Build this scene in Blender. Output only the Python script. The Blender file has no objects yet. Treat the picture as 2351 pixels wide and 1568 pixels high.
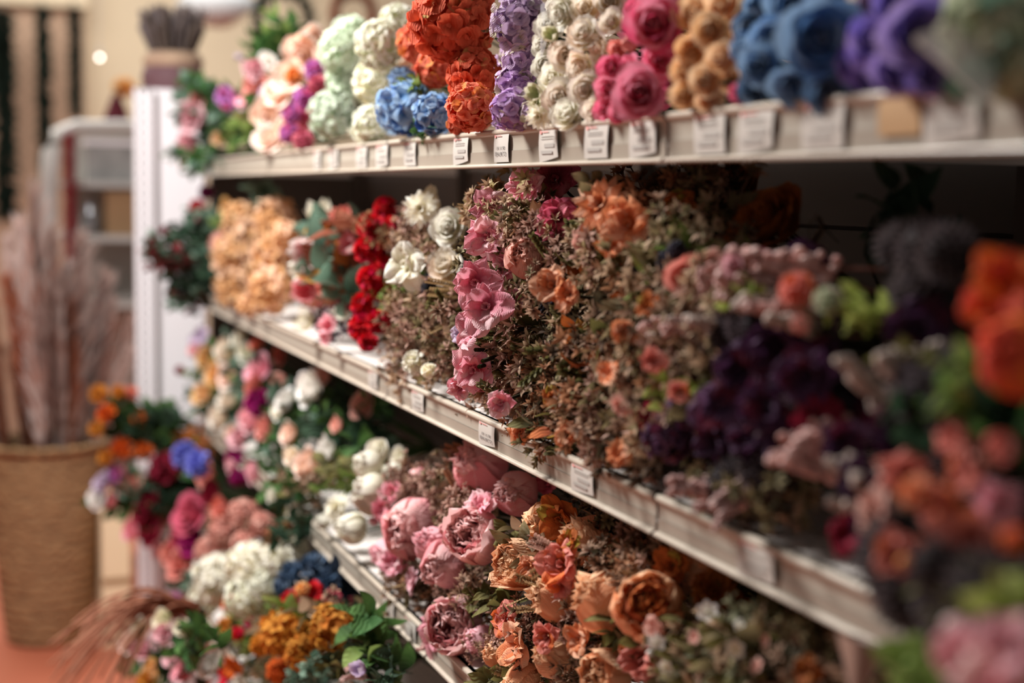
import bpy, math, random
import numpy as np
from mathutils import Vector, Matrix

# ------------------------------------------------------------------ camera, world, lights, exposure
W_PX, H_PX = 2351, 1568
FPX = 2351 * 50 / 36.0
ROLL = math.radians(1.0)
ALPHA = math.radians(21.173682)
THETA = math.radians(5.942102)
D = 0.66194                       # camera to the shelf-edge plane (x = 0)
H = 1.60                          # camera height
CAM = np.array([-D, 0.0, H])
Fw = np.array([math.sin(ALPHA) * math.cos(THETA), math.cos(ALPHA) * math.cos(THETA), -math.sin(THETA)])
Rt = np.array([math.cos(ALPHA), -math.sin(ALPHA), 0.0])
Up = np.cross(Rt, Fw)
cr, sr = math.cos(ROLL), math.sin(ROLL)
Rr = Rt * cr + Up * sr            # image right axis
Ur = -Rt * sr + Up * cr           # image up axis

scene = bpy.context.scene
COL = scene.collection
cam_d = bpy.data.cameras.new('camera')
cam_d.sensor_width = 36; cam_d.lens = 50; cam_d.clip_end = 60
cam_d.dof.use_dof = True
cam_d.dof.focus_distance = 1.86
cam_d.dof.aperture_fstop = 1.9
cam = bpy.data.objects.new('camera', cam_d); COL.objects.link(cam)
M = Matrix(((Rr[0], Ur[0], -Fw[0], CAM[0]), (Rr[1], Ur[1], -Fw[1], CAM[1]), (Rr[2], Ur[2], -Fw[2], CAM[2]), (0, 0, 0, 1)))
cam.matrix_world = M
scene.camera = cam

scene.view_settings.view_transform = 'Standard'
scene.view_settings.look = 'None'
scene.view_settings.exposure = 0.0
scene.view_settings.gamma = 1.0
scene.view_settings.use_curve_mapping = False

world = bpy.data.worlds.new('shop_air'); scene.world = world
world.use_nodes = True
bg = world.node_tree.nodes['Background']
bg.inputs[0].default_value = (1.0, 0.945, 0.91, 1); bg.inputs[1].default_value = 0.19

def area(name, loc, target, sx, sy, power, color):
    d = bpy.data.lights.new(name, 'AREA'); d.shape = 'RECTANGLE'; d.size = sx; d.size_y = sy
    d.energy = power; d.color = color
    o = bpy.data.objects.new(name, d); COL.objects.link(o)
    o.location = loc
    o.rotation_euler = (Vector(target) - Vector(loc)).to_track_quat('-Z', 'Y').to_euler()
    return o
area('ceiling_lamp', (-1.25, 2.90, 3.10), (0.1, 2.4, 1.2), .7, .6, 152, (1.0, 0.98, 0.965))
area('ceiling_light', (-0.2, 6.8, 3.7), (-0.2, 6.8, 0), 3.0, 2.0, 150, (1.0, 0.955, 0.91))

# ------------------------------------------------------------------ pixel to point helpers
def ray(px, py):
    a = (px - 1175.5) / FPX; b = (784 - py) / FPX
    return Fw + Rr * a + Ur * b
def at_x(px, py, X):
    d = ray(px, py); t = (X + D) / d[0]
    return CAM + d * t
def at_y(px, py, Y):
    d = ray(px, py); return CAM + d * (Y / d[1])
def depth(P):
    return float(np.dot(np.asarray(P) - CAM, Fw))

# ------------------------------------------------------------------ materials
def srgb(c):
    if isinstance(c, str):
        c = tuple(int(c[i:i + 2], 16) / 255 for i in (0, 2, 4))
    return tuple(x / 12.92 if x <= .04045 else ((x + .055) / 1.055) ** 2.4 for x in c) + (1.0,)

def nodes(m):
    m.use_nodes = True
    nt = m.node_tree; nt.nodes.clear()
    out = nt.nodes.new('ShaderNodeOutputMaterial')
    return nt, out

def plain(name, col, rough=.6, metal=0.0, noise=0.0, scale=30, bump=0.0, bscale=200, col2=None, spec=.4, trans=0.0):
    m = bpy.data.materials.new(name); nt, out = nodes(m); N = nt.nodes; Lk = nt.links
    p = N.new('ShaderNodeBsdfPrincipled'); Lk.new(p.outputs[0], out.inputs[0])
    p.inputs['Roughness'].default_value = rough; p.inputs['Metallic'].default_value = metal
    p.inputs['Specular IOR Level'].default_value = spec
    p.inputs['Base Color'].default_value = srgb(col)
    if noise > 0:
        tc = N.new('ShaderNodeTexCoord'); nz = N.new('ShaderNodeTexNoise'); nz.inputs['Scale'].default_value = scale
        nz.inputs['Detail'].default_value = 4
        Lk.new(tc.outputs['Object'], nz.inputs['Vector'])
        mx = N.new('ShaderNodeMix'); mx.data_type = 'RGBA'
        mr = N.new('ShaderNodeMapRange'); mr.inputs[1].default_value = .3; mr.inputs[2].default_value = .7
        mr.inputs[4].default_value = noise
        Lk.new(nz.outputs[0], mr.inputs[0]); Lk.new(mr.outputs[0], mx.inputs[0])
        mx.inputs[6].default_value = srgb(col)
        mx.inputs[7].default_value = srgb(col2) if col2 else tuple(x * .5 for x in srgb(col)[:3]) + (1,)
        Lk.new(mx.outputs[2], p.inputs['Base Color'])
    if bump > 0:
        tc = N.new('ShaderNodeTexCoord'); nz = N.new('ShaderNodeTexNoise'); nz.inputs['Scale'].default_value = bscale
        Lk.new(tc.outputs['Object'], nz.inputs['Vector'])
        b = N.new('ShaderNodeBump'); b.inputs['Strength'].default_value = bump; b.inputs['Distance'].default_value = .002
        Lk.new(nz.outputs[0], b.inputs['Height']); Lk.new(b.outputs[0], p.inputs['Normal'])
    return m

_pm = {}
def petal_mat(base, tip, alt=None, amt=.5, rough=.75, transl=.32):
    """dyed cloth: colour runs from the foot of the petal to its rim, some petals carry a third dye"""
    key = (base, tip, alt, amt)
    if key in _pm: return _pm[key]
    m = bpy.data.materials.new('dyed_cloth_' + tip); nt, out = nodes(m); N = nt.nodes; Lk = nt.links
    at = N.new('ShaderNodeAttribute'); at.attribute_name = 'pa'
    sp = N.new('ShaderNodeSeparateColor'); Lk.new(at.outputs['Color'], sp.inputs[0])
    mr = N.new('ShaderNodeMapRange'); mr.inputs[1].default_value = .1; mr.inputs[2].default_value = .85
    Lk.new(sp.outputs[0], mr.inputs[0])
    m1 = N.new('ShaderNodeMix'); m1.data_type = 'RGBA'
    m1.inputs[6].default_value = srgb(base); m1.inputs[7].default_value = srgb(tip)
    Lk.new(mr.outputs[0], m1.inputs[0])
    last = m1.outputs[2]
    tc = N.new('ShaderNodeTexCoord'); nz = N.new('ShaderNodeTexNoise'); nz.inputs['Scale'].default_value = 1.6
    nz.inputs['Detail'].default_value = 3
    Lk.new(tc.outputs['Object'], nz.inputs['Vector'])
    if alt:
        # third dye by petal (random channel) plus cloudy blotches
        ad = N.new('ShaderNodeMath'); ad.operation = 'MULTIPLY_ADD'; ad.inputs[1].default_value = .9; ad.inputs[2].default_value = -.45
        Lk.new(nz.outputs[0], ad.inputs[0])
        a2 = N.new('ShaderNodeMath'); a2.operation = 'ADD'; Lk.new(ad.outputs[0], a2.inputs[0]); Lk.new(sp.outputs[1], a2.inputs[1])
        r2 = N.new('ShaderNodeMapRange'); r2.inputs[1].default_value = 1 - amt - .12; r2.inputs[2].default_value = 1 - amt + .12
        Lk.new(a2.outputs[0], r2.inputs[0])
        m2 = N.new('ShaderNodeMix'); m2.data_type = 'RGBA'; Lk.new(r2.outputs[0], m2.inputs[0])
        Lk.new(last, m2.inputs[6]); m2.inputs[7].default_value = srgb(alt)
        last = m2.outputs[2]
    oi = N.new('ShaderNodeObjectInfo')
    hs = N.new('ShaderNodeHueSaturation')
    hv = N.new('ShaderNodeMapRange'); hv.inputs[3].default_value = .86; hv.inputs[4].default_value = 1.1
    Lk.new(oi.outputs['Random'], hv.inputs[0]); Lk.new(hv.outputs[0], hs.inputs['Value'])
    Lk.new(last, hs.inputs['Color'])
    p = N.new('ShaderNodeBsdfPrincipled'); p.inputs['Roughness'].default_value = rough
    p.inputs['Specular IOR Level'].default_value = .25
    Lk.new(hs.outputs[0], p.inputs['Base Color'])
    tr = N.new('ShaderNodeBsdfTranslucent'); Lk.new(hs.outputs[0], tr.inputs[0])
    ms = N.new('ShaderNodeMixShader'); ms.inputs[0].default_value = transl
    Lk.new(p.outputs[0], ms.inputs[1]); Lk.new(tr.outputs[0], ms.inputs[2]); Lk.new(ms.outputs[0], out.inputs[0])
    # fine creases that run along the petal
    wv = N.new('ShaderNodeTexWave'); wv.inputs['Scale'].default_value = 5; wv.inputs['Distortion'].default_value = 6
    wv.inputs['Detail'].default_value = 2
    Lk.new(tc.outputs['Object'], wv.inputs['Vector'])
    b = N.new('ShaderNodeBump'); b.inputs['Strength'].default_value = .25; b.inputs['Distance'].default_value = .02
    Lk.new(wv.outputs[0], b.inputs['Height']); Lk.new(b.outputs[0], p.inputs['Normal'])
    _pm[key] = m
    return m

P = petal_mat
PM = {
 # hydrangeas and roses of the top shelf
 'orange_hyd': lambda: P('c84420', 'ec6e4c', 'b8a85c', .17),
 'coral_hyd': lambda: P('d04a28', 'f0886a', 'e8964c', .25),
 'lilac_hyd': lambda: P('a684b2', 'd2b6d4', 'ccc4a6', .3),
 'violet_hyd': lambda: P('a87cb8', 'd2aeda', 'ccc4b0', .25),
 'blue_hyd': lambda: P('5a90c8', 'b4d2ee', '3a6cbc', .16),
 'pale_green': lambda: P('c4d6b0', 'e6eedc', None),
 'ivory_hyd': lambda: P('e2e2ba', 'f8f6ea', 'ece8c8', .2),
 'cream': lambda: P('f4e2b4', 'fff6e8', 'fce8d4', .25),
 'cream_white': lambda: P('eee6c4', 'fbf7ea', None),
 'bud_cream': lambda: P('c8cf90', 'f2ead2', None),
 'hot_pink': lambda: P('cc1c50', 'f0789a', 'f498b0', .35),
 'rose_pink': lambda: P('c43060', 'f49ab0', 'e8557c', .3),
 'peach_rose': lambda: P('e29a54', 'fbdcb4', 'f6c48c', .3),
 'blue_rose': lambda: P('2c6090', '94b4d4', '5c88bc', .3),
 'navy_blue': lambda: P('22344e', '56708e', '8498b0', .3),
 'purple_rose': lambda: P('6a5cb4', 'b8a0de', '8070c4', .3),
 'sage_pale': lambda: P('9ca87c', 'c8cfae', 'dcd8c0', .3),
 'peach_pale': lambda: P('f6bc8c', 'fde6d8', 'fad6bc', .3),
 'orange_core': lambda: P('f08020', 'f6a860', None),
 'orchid': lambda: P('a6407c', 'd08ad2', 'c8507c', .35),
 'light_pink': lambda: P('e06a7e', 'f6c4ca', None),
 'salmon': lambda: P('cc5a4c', 'f0988a', 'f4b4a8', .35),
 # middle shelf
 'tan_hyd': lambda: P('c48448', 'eec290', 'f2ccac', .4),
 'magnolia': lambda: P('f08c96', 'f8ece4', 'f6dcd8', .3),
 'magnolia_pink': lambda: P('d0485c', 'f4a8ac', 'f8d0cc', .35),
 'red': lambda: P('96000c', 'd81420', 'c81a44', .25),
 'pink': lambda: P('e05c7c', 'f8b0bc', 'fad0d2', .35),
 'deep_pink': lambda: P('98304c', 'd8647c', 'e28090', .3),
 'blush': lambda: P('dc8f80', 'f2c4b4', 'f0b4a4', .3),
 'orange_open': lambda: P('dc6420', 'f0a070', 'f2bc9a', .4),
 'rust': lambda: P('8c3c14', 'c87038', 'a8903c', .2),
 'brown_rose': lambda: P('6a3010', 'a8622c', '8c4a20', .3),
 'plum': lambda: P('241424', '4e2e4c', '5c2036', .25),
 'plum_light': lambda: P('3e2644', '765474', '7a2c44', .25),
 'green_bud': lambda: P('788830', 'b4bc6a', None),
 'vivid_coral': lambda: P('d82c10', 'e8624c', 'f07830', .35),
 'dusty_coral': lambda: P('c4503c', 'ea988a', 'ee8048', .14),
 # lower shelves
 'peony_pink': lambda: P('ea6c84', 'fbd0cc', 'f6a4a8', .3),
 'peony_core_pink': lambda: P('c04868', 'f09cac', None),
 'peony_peach': lambda: P('e08a48', 'f4c8a0', 'f2b084', .35),
 'peony_core': lambda: P('7c3214', 'd88048', 'a8502c', .35),
 'peony_dark': lambda: P('783010', 'bc6c30', '9a5828', .35),
 'white_peony': lambda: P('e2d8b0', 'f8f4e6', None),
 'apricot': lambda: P('d87c20', 'f4c47c', 'f6dcb4', .35),
 'marigold': lambda: P('a85c10', 'e2a040', 'd07824', .35),
 'deep_orange': lambda: P('b83c08', 'ea7428', None),
 'burgundy': lambda: P('580818', '98203a', 'b4304c', .3),
 'magenta': lambda: P('6a0a48', 'b01874', '84104c', .3),
 'periwinkle': lambda: P('4a50b4', '8890e4', None),
 'dusty_rose': lambda: P('b05c50', 'dc9c8c', 'e4b0a0', .3),
 'lilac_pale': lambda: P('a888b4', 'e6d6ea', None),
 'white': lambda: P('f0eada', 'fefaf4', None),
}
LM = {
 'leaf': lambda: P('24421c', '54783c', '3c6434', .3),
 'dark_leaf': lambda: P('1c3020', '38503a', '2c4434', .3),
 'eucalyptus': lambda: P('3c5a48', '7c9480', '5e7a66', .3),
 'lime_leaf': lambda: P('56702c', '8ca058', None),
 'olive': lambda: P('403c1c', '7c7644', None),
 'brown_leaf': lambda: P('6a3420', 'a86c4c', '8a4c38', .4),
 'dried': lambda: P('5c4438', 'bc9a80', '76684a', .35),
 'dried_pink': lambda: P('74503f', 'd0a896', '8a6c54', .3),
 'dried_olive': lambda: P('484028', '948660', 'b4987c', .35),
 'dried_pale': lambda: P('7a5c40', 'd4b494', 'a49468', .35),
 'dried_dark': lambda: P('30241c', '705844', '4a4230', .4),
 'dried_orange': lambda: P('74462c', 'c08c68', '8a7050', .4),
 'wheat': lambda: P('2c3018', '7c7448', '98704c', .3),
 'fern': lambda: P('5c4428', 'b49468', None),
 'berry': lambda: P('181820', '484454', None),
 'thistle': lambda: P('2c2428', '74666a', '4c4448', .4),
 'grey_thistle': lambda: P('342c2c', '706464', '50484c', .4),
 'spike_pink': lambda: P('9c6c60', 'e0b4ac', 'ecccc4', .4),
 'spike_white': lambda: P('a89084', 'e8d8cc', None),
 'spike_lilac': lambda: P('605654', '988c8c', '7c6c60', .3),
 'stem': lambda: P('2c2a14', '4c4826', None),
 'green_stem': lambda: P('283c1c', '4c6430', None),
 'grey_green': lambda: P('4c4c38', '8c8a6c', '6a6c50', .4),
 'crimson_leaf': lambda: P('5c1820', 'a03c44', '3c4c3c', .4),
 'blue_dark_leaf': lambda: P('1c2838', '3c4c64', None),
}
_mc = {}
def mat(n):
    if n not in _mc:
        _mc[n] = (PM.get(n) or LM.get(n))()
        _mc[n].name = n
    return _mc[n]

# ------------------------------------------------------------------ mesh buffer made of grids
class Buf:
    def __init__(s): s.V = []; s.F = []; s.A = []; s.n = 0
    def grid(s, Pt, pv, pr, wrap=False):
        nv, nu = Pt.shape[:2]
        s.V.append(Pt.reshape(-1, 3))
        a = np.zeros((nv, nu, 4), dtype=np.float32); a[..., 0] = pv if np.ndim(pv) == 0 else np.asarray(pv).reshape(nv, -1)
        a[..., 1] = pr; a[..., 3] = 1
        s.A.append(a.reshape(-1, 4))
        j = np.arange(nu if wrap else nu - 1); i = np.arange(nv - 1)
        I, J = np.meshgrid(i, j, indexing='ij'); J2 = (J + 1) % nu
        q = np.stack([I * nu + J, I * nu + J2, (I + 1) * nu + J2, (I + 1) * nu + J], -1).reshape(-1, 4) + s.n
        s.F.append(q); s.n += nv * nu
    def mesh(s, name, m=None, smooth=True):
        V = np.concatenate(s.V).astype(np.float32); F = np.concatenate(s.F).astype(np.int32); A = np.concatenate(s.A)
        me = bpy.data.meshes.new(name)
        me.vertices.add(len(V)); me.vertices.foreach_set('co', V.ravel())
        me.loops.add(len(F) * 4); me.loops.foreach_set('vertex_index', F.ravel())
        me.polygons.add(len(F)); me.polygons.foreach_set('loop_start', np.arange(len(F), dtype=np.int32) * 4)
        me.polygons.foreach_set('use_smooth', np.full(len(F), smooth))
        me.update(calc_edges=True)
        ca = me.attributes.new('pa', 'FLOAT_COLOR', 'POINT'); ca.data.foreach_set('color', A.ravel())
        me.materials.append(m)
        return me

def frame(n, spin=0.0):
    """3x3 whose third column is n"""
    n = np.asarray(n, float); n = n / np.linalg.norm(n)
    a = np.array([0, 0, 1.0]) if abs(n[2]) < .9 else np.array([1.0, 0, 0])
    x = np.cross(a, n); x /= np.linalg.norm(x); y = np.cross(n, x)
    c, s = math.cos(spin), math.sin(spin)
    return np.stack([x * c + y * s, -x * s + y * c, n], 1)

def petal(rng, az, r0, z0, L, W, ph, Rk=1.0, shape='round', ruf=0.0, nu=5, nv=6, notch=0.0):
    v = np.linspace(0, 1, nv)
    phi = np.radians(np.interp(v, np.linspace(0, 1, len(ph)), ph))
    ds = L / (nv - 1)
    sm = (np.sin(phi[1:]) + np.sin(phi[:-1])) / 2; cm = (np.cos(phi[1:]) + np.cos(phi[:-1])) / 2
    r = r0 + np.concatenate([[0], np.cumsum(sm) * ds]); z = z0 + np.concatenate([[0], np.cumsum(cm) * ds])
    if shape == 'round': w = W * np.clip(1 - np.abs(v * 1.9 - 1.0) ** 2.6, .03, 1) ** .5 * (.55 + .45 * np.minimum(v * 2.2, 1))
    elif shape == 'point': w = W * (np.sin(np.pi * np.clip(v, 0.02, 1) ** .75)) ** .9 + .012 * W
    else: w = W * np.clip(1 - np.abs(v * 1.7 - 1.0) ** 4, .02, 1) ** .5 * (.35 + .65 * np.minimum(v * 1.5, 1))
    if shape == 'round': w[-1] = W * .38
    u = np.linspace(-1, 1, nu)
    R = np.maximum(Rk * (np.abs(r) + .12), .12)
    S = u[None, :] * w[:, None]
    ang = np.clip(S / R[:, None], -2.4, 2.4)
    X = r[:, None] - R[:, None] * (1 - np.cos(ang)); Y = R[:, None] * np.sin(ang); Z = np.repeat(z[:, None], nu, 1)
    if shape == 'round':
        Z = Z - (np.abs(u) ** 2)[None, :] * .12 * W * (v ** 3)[:, None] * np.cos(phi)[:, None]
    if ruf:
        k1 = rng.uniform(3, 6); p1 = rng.uniform(0, 6.3); p2 = rng.uniform(0, 6.3)
        amp = ruf * (v ** 1.5)[:, None]
        wav = amp * (np.sin(k1 * u[None, :] + p1 + 2 * v[:, None]) + .5 * np.sin(2.3 * k1 * u[None, :] + p2))
        X = X + wav * np.cos(phi)[:, None]; Z = Z - wav * np.sin(phi)[:, None] + wav * .3
    c, s = math.cos(az), math.sin(az)
    Pt = np.stack([X * c - Y * s, X * s + Y * c, Z], -1)
    return Pt, v[:, None] * np.ones((1, nu))

def pet(B, rng, *a, T=None, t=None, pr=None, **k):
    Pt, pv = petal(rng, *a, **k)
    if T is not None: Pt = Pt @ T.T
    if t is not None: Pt = Pt + t
    B.grid(Pt, pv, rng.random() if pr is None else pr)

def ball(B, c, r, nu=8, nv=6, pv=.5, pr=.5, sq=1.0, T=None):
    th = np.linspace(0, np.pi, nv)[:, None]; f = np.linspace(0, 2 * np.pi, nu, endpoint=False)[None, :]
    Pt = np.stack([np.sin(th) * np.cos(f), np.sin(th) * np.sin(f), np.cos(th) * sq * np.ones_like(f)], -1) * r
    if T is not None: Pt = Pt @ T.T
    B.grid(Pt + np.asarray(c), pv, pr, wrap=True)

def tube(B, pts, r0, r1=None, nu=5, pv=(0, .4), pr=.5):
    pts = np.asarray(pts, float); n = len(pts); r1 = r0 if r1 is None else r1
    rs = np.linspace(r0, r1, n); f = np.linspace(0, 2 * np.pi, nu, endpoint=False)
    tg = np.gradient(pts, axis=0)
    G = np.zeros((n, nu, 3))
    for i in range(n):
        Tm = frame(tg[i] + 1e-9); G[i] = pts[i] + rs[i] * (np.cos(f)[:, None] * Tm[:, 0] + np.sin(f)[:, None] * Tm[:, 1])
    B.grid(G, np.linspace(pv[0], pv[1], n)[:, None], pr, wrap=True)

# ---- flower heads, all about radius 1 with the face along +Z
def g_peony(rng, openness=0.0, closed_outer=True):
    B = Buf(); e1 = -42 + 40 * openness; e2 = -62 + 62 * openness
    for ring, sc in enumerate((1.0, .9, .79, .66)):
        n = 5
        for k in range(n):
            az = 2 * math.pi * (k + ring * .45) / n + rng.uniform(-.15, .15)
            s = sc * rng.uniform(.95, 1.05)
            pet(B, rng, az, .05, -.85 * sc + .02, 2.25 * s * rng.uniform(.72 if ring == 0 else .86, 1.03), rng.uniform(.70, .95) * s, [100, 68, 2, e1 + rng.uniform(-8, 8), e2 + rng.uniform(-10, 14)],
                Rk=1.0, shape='round', ruf=.035 + .04 * openness, nu=9, nv=10)
    for k in range(26):
        a = rng.uniform(0, 6.3); q = k / 26; rr = .08 + .42 * q * (1 + .3 * openness)
        pet(B, rng, a, rr, -.40, (.85 + .30 * rng.random()) * (1.0 - .15 * openness), .26 + .12 * rng.random(), [20, 4, -12, -30 + 40 * rng.random()],
            Rk=1.3, shape='round', ruf=.09, nu=6, nv=6, pr=.15 * rng.random())
    return B
def g_rose(rng):
    B = Buf(); n = 18
    for k in range(n):
        t = k / (n - 1); az = k * 2.4 + rng.uniform(-.2, .2)
        L = .72 + .62 * t
        pet(B, rng, az, .03 + .13 * t, -.22 - .42 * t, L * rng.uniform(.92, 1.06), .24 + .58 * t,
            [8 + 82 * t, 8 + 46 * t, -14 + 30 * t, 6 + 98 * t ** 1.4], Rk=1.12, shape='round', ruf=.015 + .03 * t, nu=9, nv=9)
    return B
def g_hyd(rng, n=36, point=False, size=1.0, detail=4):
    B = Buf(); ball(B, (0, 0, -.05), .62, 10, 8, pv=0.0, pr=.2)
    ga = math.pi * (3 - 5 ** .5)
    for k in range(n):
        z = 1 - 1.72 * (k + .5) / n; rr = math.sqrt(max(0, 1 - z * z)); f = k * ga
        nrm = np.array([rr * math.cos(f), rr * math.sin(f), z]) + rng.normal(0, .13, 3)
        T = frame(nrm, rng.uniform(0, 6.3)); c = T[:, 2] * rng.uniform(.68, .84)
        pr = rng.random(); m = 4
        for q in range(m):
            up = rng.uniform(-22, 26)
            pet(B, rng, q * 2 * math.pi / m + rng.uniform(-.15, .15), .01, 0, (.42 if not point else .37) * size * rng.uniform(.8, 1.15), (.26 if not point else .12) * size,
                [40 + up, 66 + up, 98 + up], Rk=5 if point else 2.2, shape='point' if point else 'round', ruf=.03, nu=detail, nv=detail + 1, T=T, t=c, pr=min(1, pr * .7 + rng.random() * .3))
    return B
def g_open(rng, n=6, point=True, layers=2):
    B = Buf()
    for l in range(layers):
        for k in range(n):
            az = 2 * math.pi * (k + .5 * l) / n + rng.uniform(-.25, .25); s = 1 - .22 * l
            u = rng.uniform(-25, 25) - 18 * l
            pet(B, rng, az, .05, -.15, 1.12 * s * rng.uniform(.8, 1.1), .56 * s, [60, 58 + u, 78 + u, 100 + u + rng.uniform(-30, 25)], Rk=1.6,
                shape='point' if point and rng.random() < .35 else 'round', ruf=.17, nu=9, nv=9)
    for k in range(9):
        pet(B, rng, rng.uniform(0, 6.3), .03, -.1, .35, .13, [10, 20, 40], Rk=2, shape='round', ruf=.05, nu=4, nv=4, pr=.1)
    return B
def g_dahlia(rng):
    B = Buf()
    for l, (n, ph, s) in enumerate(((9, 95, 1.08), (9, 72, 1.0), (8, 48, .9), (7, 22, .8))):
        for k in range(n):
            pet(B, rng, 2 * math.pi * (k + .5 * (l % 2)) / n + rng.uniform(-.1, .1), .04, -.25, s * rng.uniform(.9, 1.1), .23 * s,
                [ph - 15, ph - 5, ph + 8, ph + rng.uniform(0, 28)], Rk=1.1, shape='point', ruf=.03, nu=5, nv=7)
    return B
def g_magnolia(rng):
    B = Buf()
    for l in range(2):
        for k in range(4):
            u = rng.uniform(-6, 10)
            pet(B, rng, 2 * math.pi * (k + .5 * l) / 4 + rng.uniform(-.2, .2), .04, -.8, 1.75 - .15 * l, .56, [80, 38 + u, 8 + u, -14 + u * 2], Rk=1.0, shape='point', ruf=.03, nu=7, nv=9)
    return B
def g_carn(rng):
    B = Buf(); ball(B, (0, 0, -.1), .55, 8, 6, pv=0, pr=.2)
    for k in range(46):
        z = 1 - 1.5 * (k + .5) / 46; rr = math.sqrt(1 - z * z); f = k * 2.4
        T = frame(np.array([rr * math.cos(f), rr * math.sin(f), z]) + rng.normal(0, .12, 3), rng.uniform(0, 6.3))
        pet(B, rng, 0, -.1, 0, .52, .3, [10, 0, 20, 50 * rng.random()], Rk=2.5, shape='fan', ruf=.08, nu=6, nv=5, T=T, t=T[:, 2] * .45)
    return B
def g_daisy(rng):
    B = Buf()
    for k in range(6):
        pet(B, rng, 2 * math.pi * k / 6, .08, 0, .9, .33, [55, 72, 88], Rk=2, shape='round', ruf=.04, nu=5, nv=5)
    ball(B, (0, 0, .12), .2, 7, 5, pv=0, pr=.1)
    return B
def g_bud(rng):
    B = Buf()
    for l in range(2):
        for k in range(3):
            pet(B, rng, 2 * math.pi * (k + .5 * l) / 3, .03, -.9, 1.75 - .2 * l, .62, [75, 30, -12, -36, -40], Rk=1.0, shape='round', ruf=.02, nu=6, nv=8)
    return B

# ---- sprigs: foot at the origin, length 1 along +Z
def bend(rng, n=7, amt=.12):
    a = rng.normal(0, amt, 2); b = rng.normal(0, amt, 2); t = np.linspace(0, 1, n)
    return np.stack([a[0] * t * t + b[0] * np.sin(3 * t) * .4, a[1] * t * t + b[1] * np.sin(3 * t) * .4, t], 1)
def star(B, rng, c, nrm, size, n=7):
    T = frame(nrm, rng.uniform(0, 6.3)); pr = rng.random()
    for k in range(n):
        u = rng.uniform(-25, 20)
        pet(B, rng, 2 * math.pi * k / n + rng.uniform(-.2, .2), .02 * size, 0, size * rng.uniform(.8, 1.2), size * .17, [25 + u, 50 + u, 85 + u], Rk=2,
            shape='point', nu=3, nv=4, T=T, t=c, pr=pr * .6 + rng.random() * .4)
def g_star(rng, n=6):
    B = Buf(); sp = bend(rng); tube(B, sp, .012, .006, 4, pv=(0, .5), pr=.3)
    star(B, rng, sp[-1], sp[-1] - sp[-2], .17, 8)
    for k in range(n):
        t = rng.uniform(.35, .95); c = np.array([np.interp(t, sp[:, 2], sp[:, 0]), np.interp(t, sp[:, 2], sp[:, 1]), t])
        f = k * 2.4 + rng.uniform(-.3, .3); d = np.array([math.cos(f), math.sin(f), rng.uniform(.4, 1.1)]); d /= np.linalg.norm(d)
        e = c + d * rng.uniform(.12, .28); tube(B, [c, (c + e) / 2 + rng.normal(0, .01, 3), e], .007, .005, 3, pr=.3)
        star(B, rng, e, d, rng.uniform(.10, .17), 7)
    for k in range(4):
        t = rng.uniform(.2, .8); c = np.array([np.interp(t, sp[:, 2], sp[:, 0]), np.interp(t, sp[:, 2], sp[:, 1]), t])
        T = frame([math.cos(k * 2.1), math.sin(k * 2.1), .8])
        pet(B, rng, 0, 0, 0, .24, .06, [5, 10, 30], Rk=3, shape='point', nu=3, nv=5, T=T, t=c, pr=.9)
    return B
def g_wheat(rng):
    B = Buf(); sp = bend(rng, 8, .15); tube(B, sp, .010, .006, 4, pv=(0, .5), pr=.3)
    for i in range(11):
        t = .58 + .42 * i / 10; c = np.array([np.interp(t, sp[:, 2], sp[:, 0]), np.interp(t, sp[:, 2], sp[:, 1]), t])
        for k in range(4):
            f = k * math.pi / 2 + i * .75; T = frame([math.cos(f) * .62, math.sin(f) * .62, 1])
            pet(B, rng, 0, 0, 0, .105, .028, [35, 5, -30], Rk=.8, shape='point', nu=3, nv=4, T=T, t=c, pr=rng.random() * .8)
    return B
def g_fern(rng):
    B = Buf(); sp = bend(rng, 10, .12)
    hook = [sp[-1] + np.array([.05 * math.sin(a) * 1.2, 0, .05 * (1 - math.cos(a)) * .8]) for a in np.linspace(.6, 3.8, 5)]
    sp2 = np.concatenate([sp, hook]); tube(B, sp2, .010, .006, 4, pv=(0, .5), pr=.3)
    ax = rng.uniform(0, 3.1)
    for i in range(13):
        t = .35 + .62 * i / 12; c = np.array([np.interp(t, sp[:, 2], sp[:, 0]), np.interp(t, sp[:, 2], sp[:, 1]), t])
        for s in (0, math.pi):
            T = frame([math.cos(ax + s), math.sin(ax + s), .7])
            pet(B, rng, 0, 0, 0, .095, .026, [20, 0, -20], Rk=1, shape='round', nu=3, nv=4, T=T, t=c, pr=rng.random() * .5)
    return B
def g_spike(rng, n=90):
    B = Buf(); sp = bend(rng, 8, .1); tube(B, sp, .014, .008, 4, pv=(0, .3), pr=.3)
    for i in range(n):
        t = rng.uniform(.3, 1.0); c = np.array([np.interp(t, sp[:, 2], sp[:, 0]), np.interp(t, sp[:, 2], sp[:, 1]), t])
        f = i * 2.4; w = .13 * (1.12 - t) ** .6
        ball(B, c + np.array([math.cos(f), math.sin(f), .3]) * w * rng.uniform(.4, 1), rng.uniform(.028, .042), 5, 4, pv=rng.uniform(.4, 1), pr=rng.random())
    return B
def g_thistle(rng):
    B = Buf(); c = np.array([0, 0, .72]); tube(B, [[0, 0, 0], [.02, 0, .3], [0, 0, .6]], .02, .02, 4)
    ball(B, c, .2, 10, 8, pv=.1, pr=.3)
    for i in range(150):
        z = 1 - 2 * (i + .5) / 150; rr = math.sqrt(1 - z * z); f = i * 2.4
        T = frame([rr * math.cos(f), rr * math.sin(f), z])
        pet(B, rng, 0, 0, 0, .11, .022, [3, 0, 5], Rk=3, shape='point', nu=2, nv=3, T=T, t=c + T[:, 2] * .18)
    return B
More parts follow.
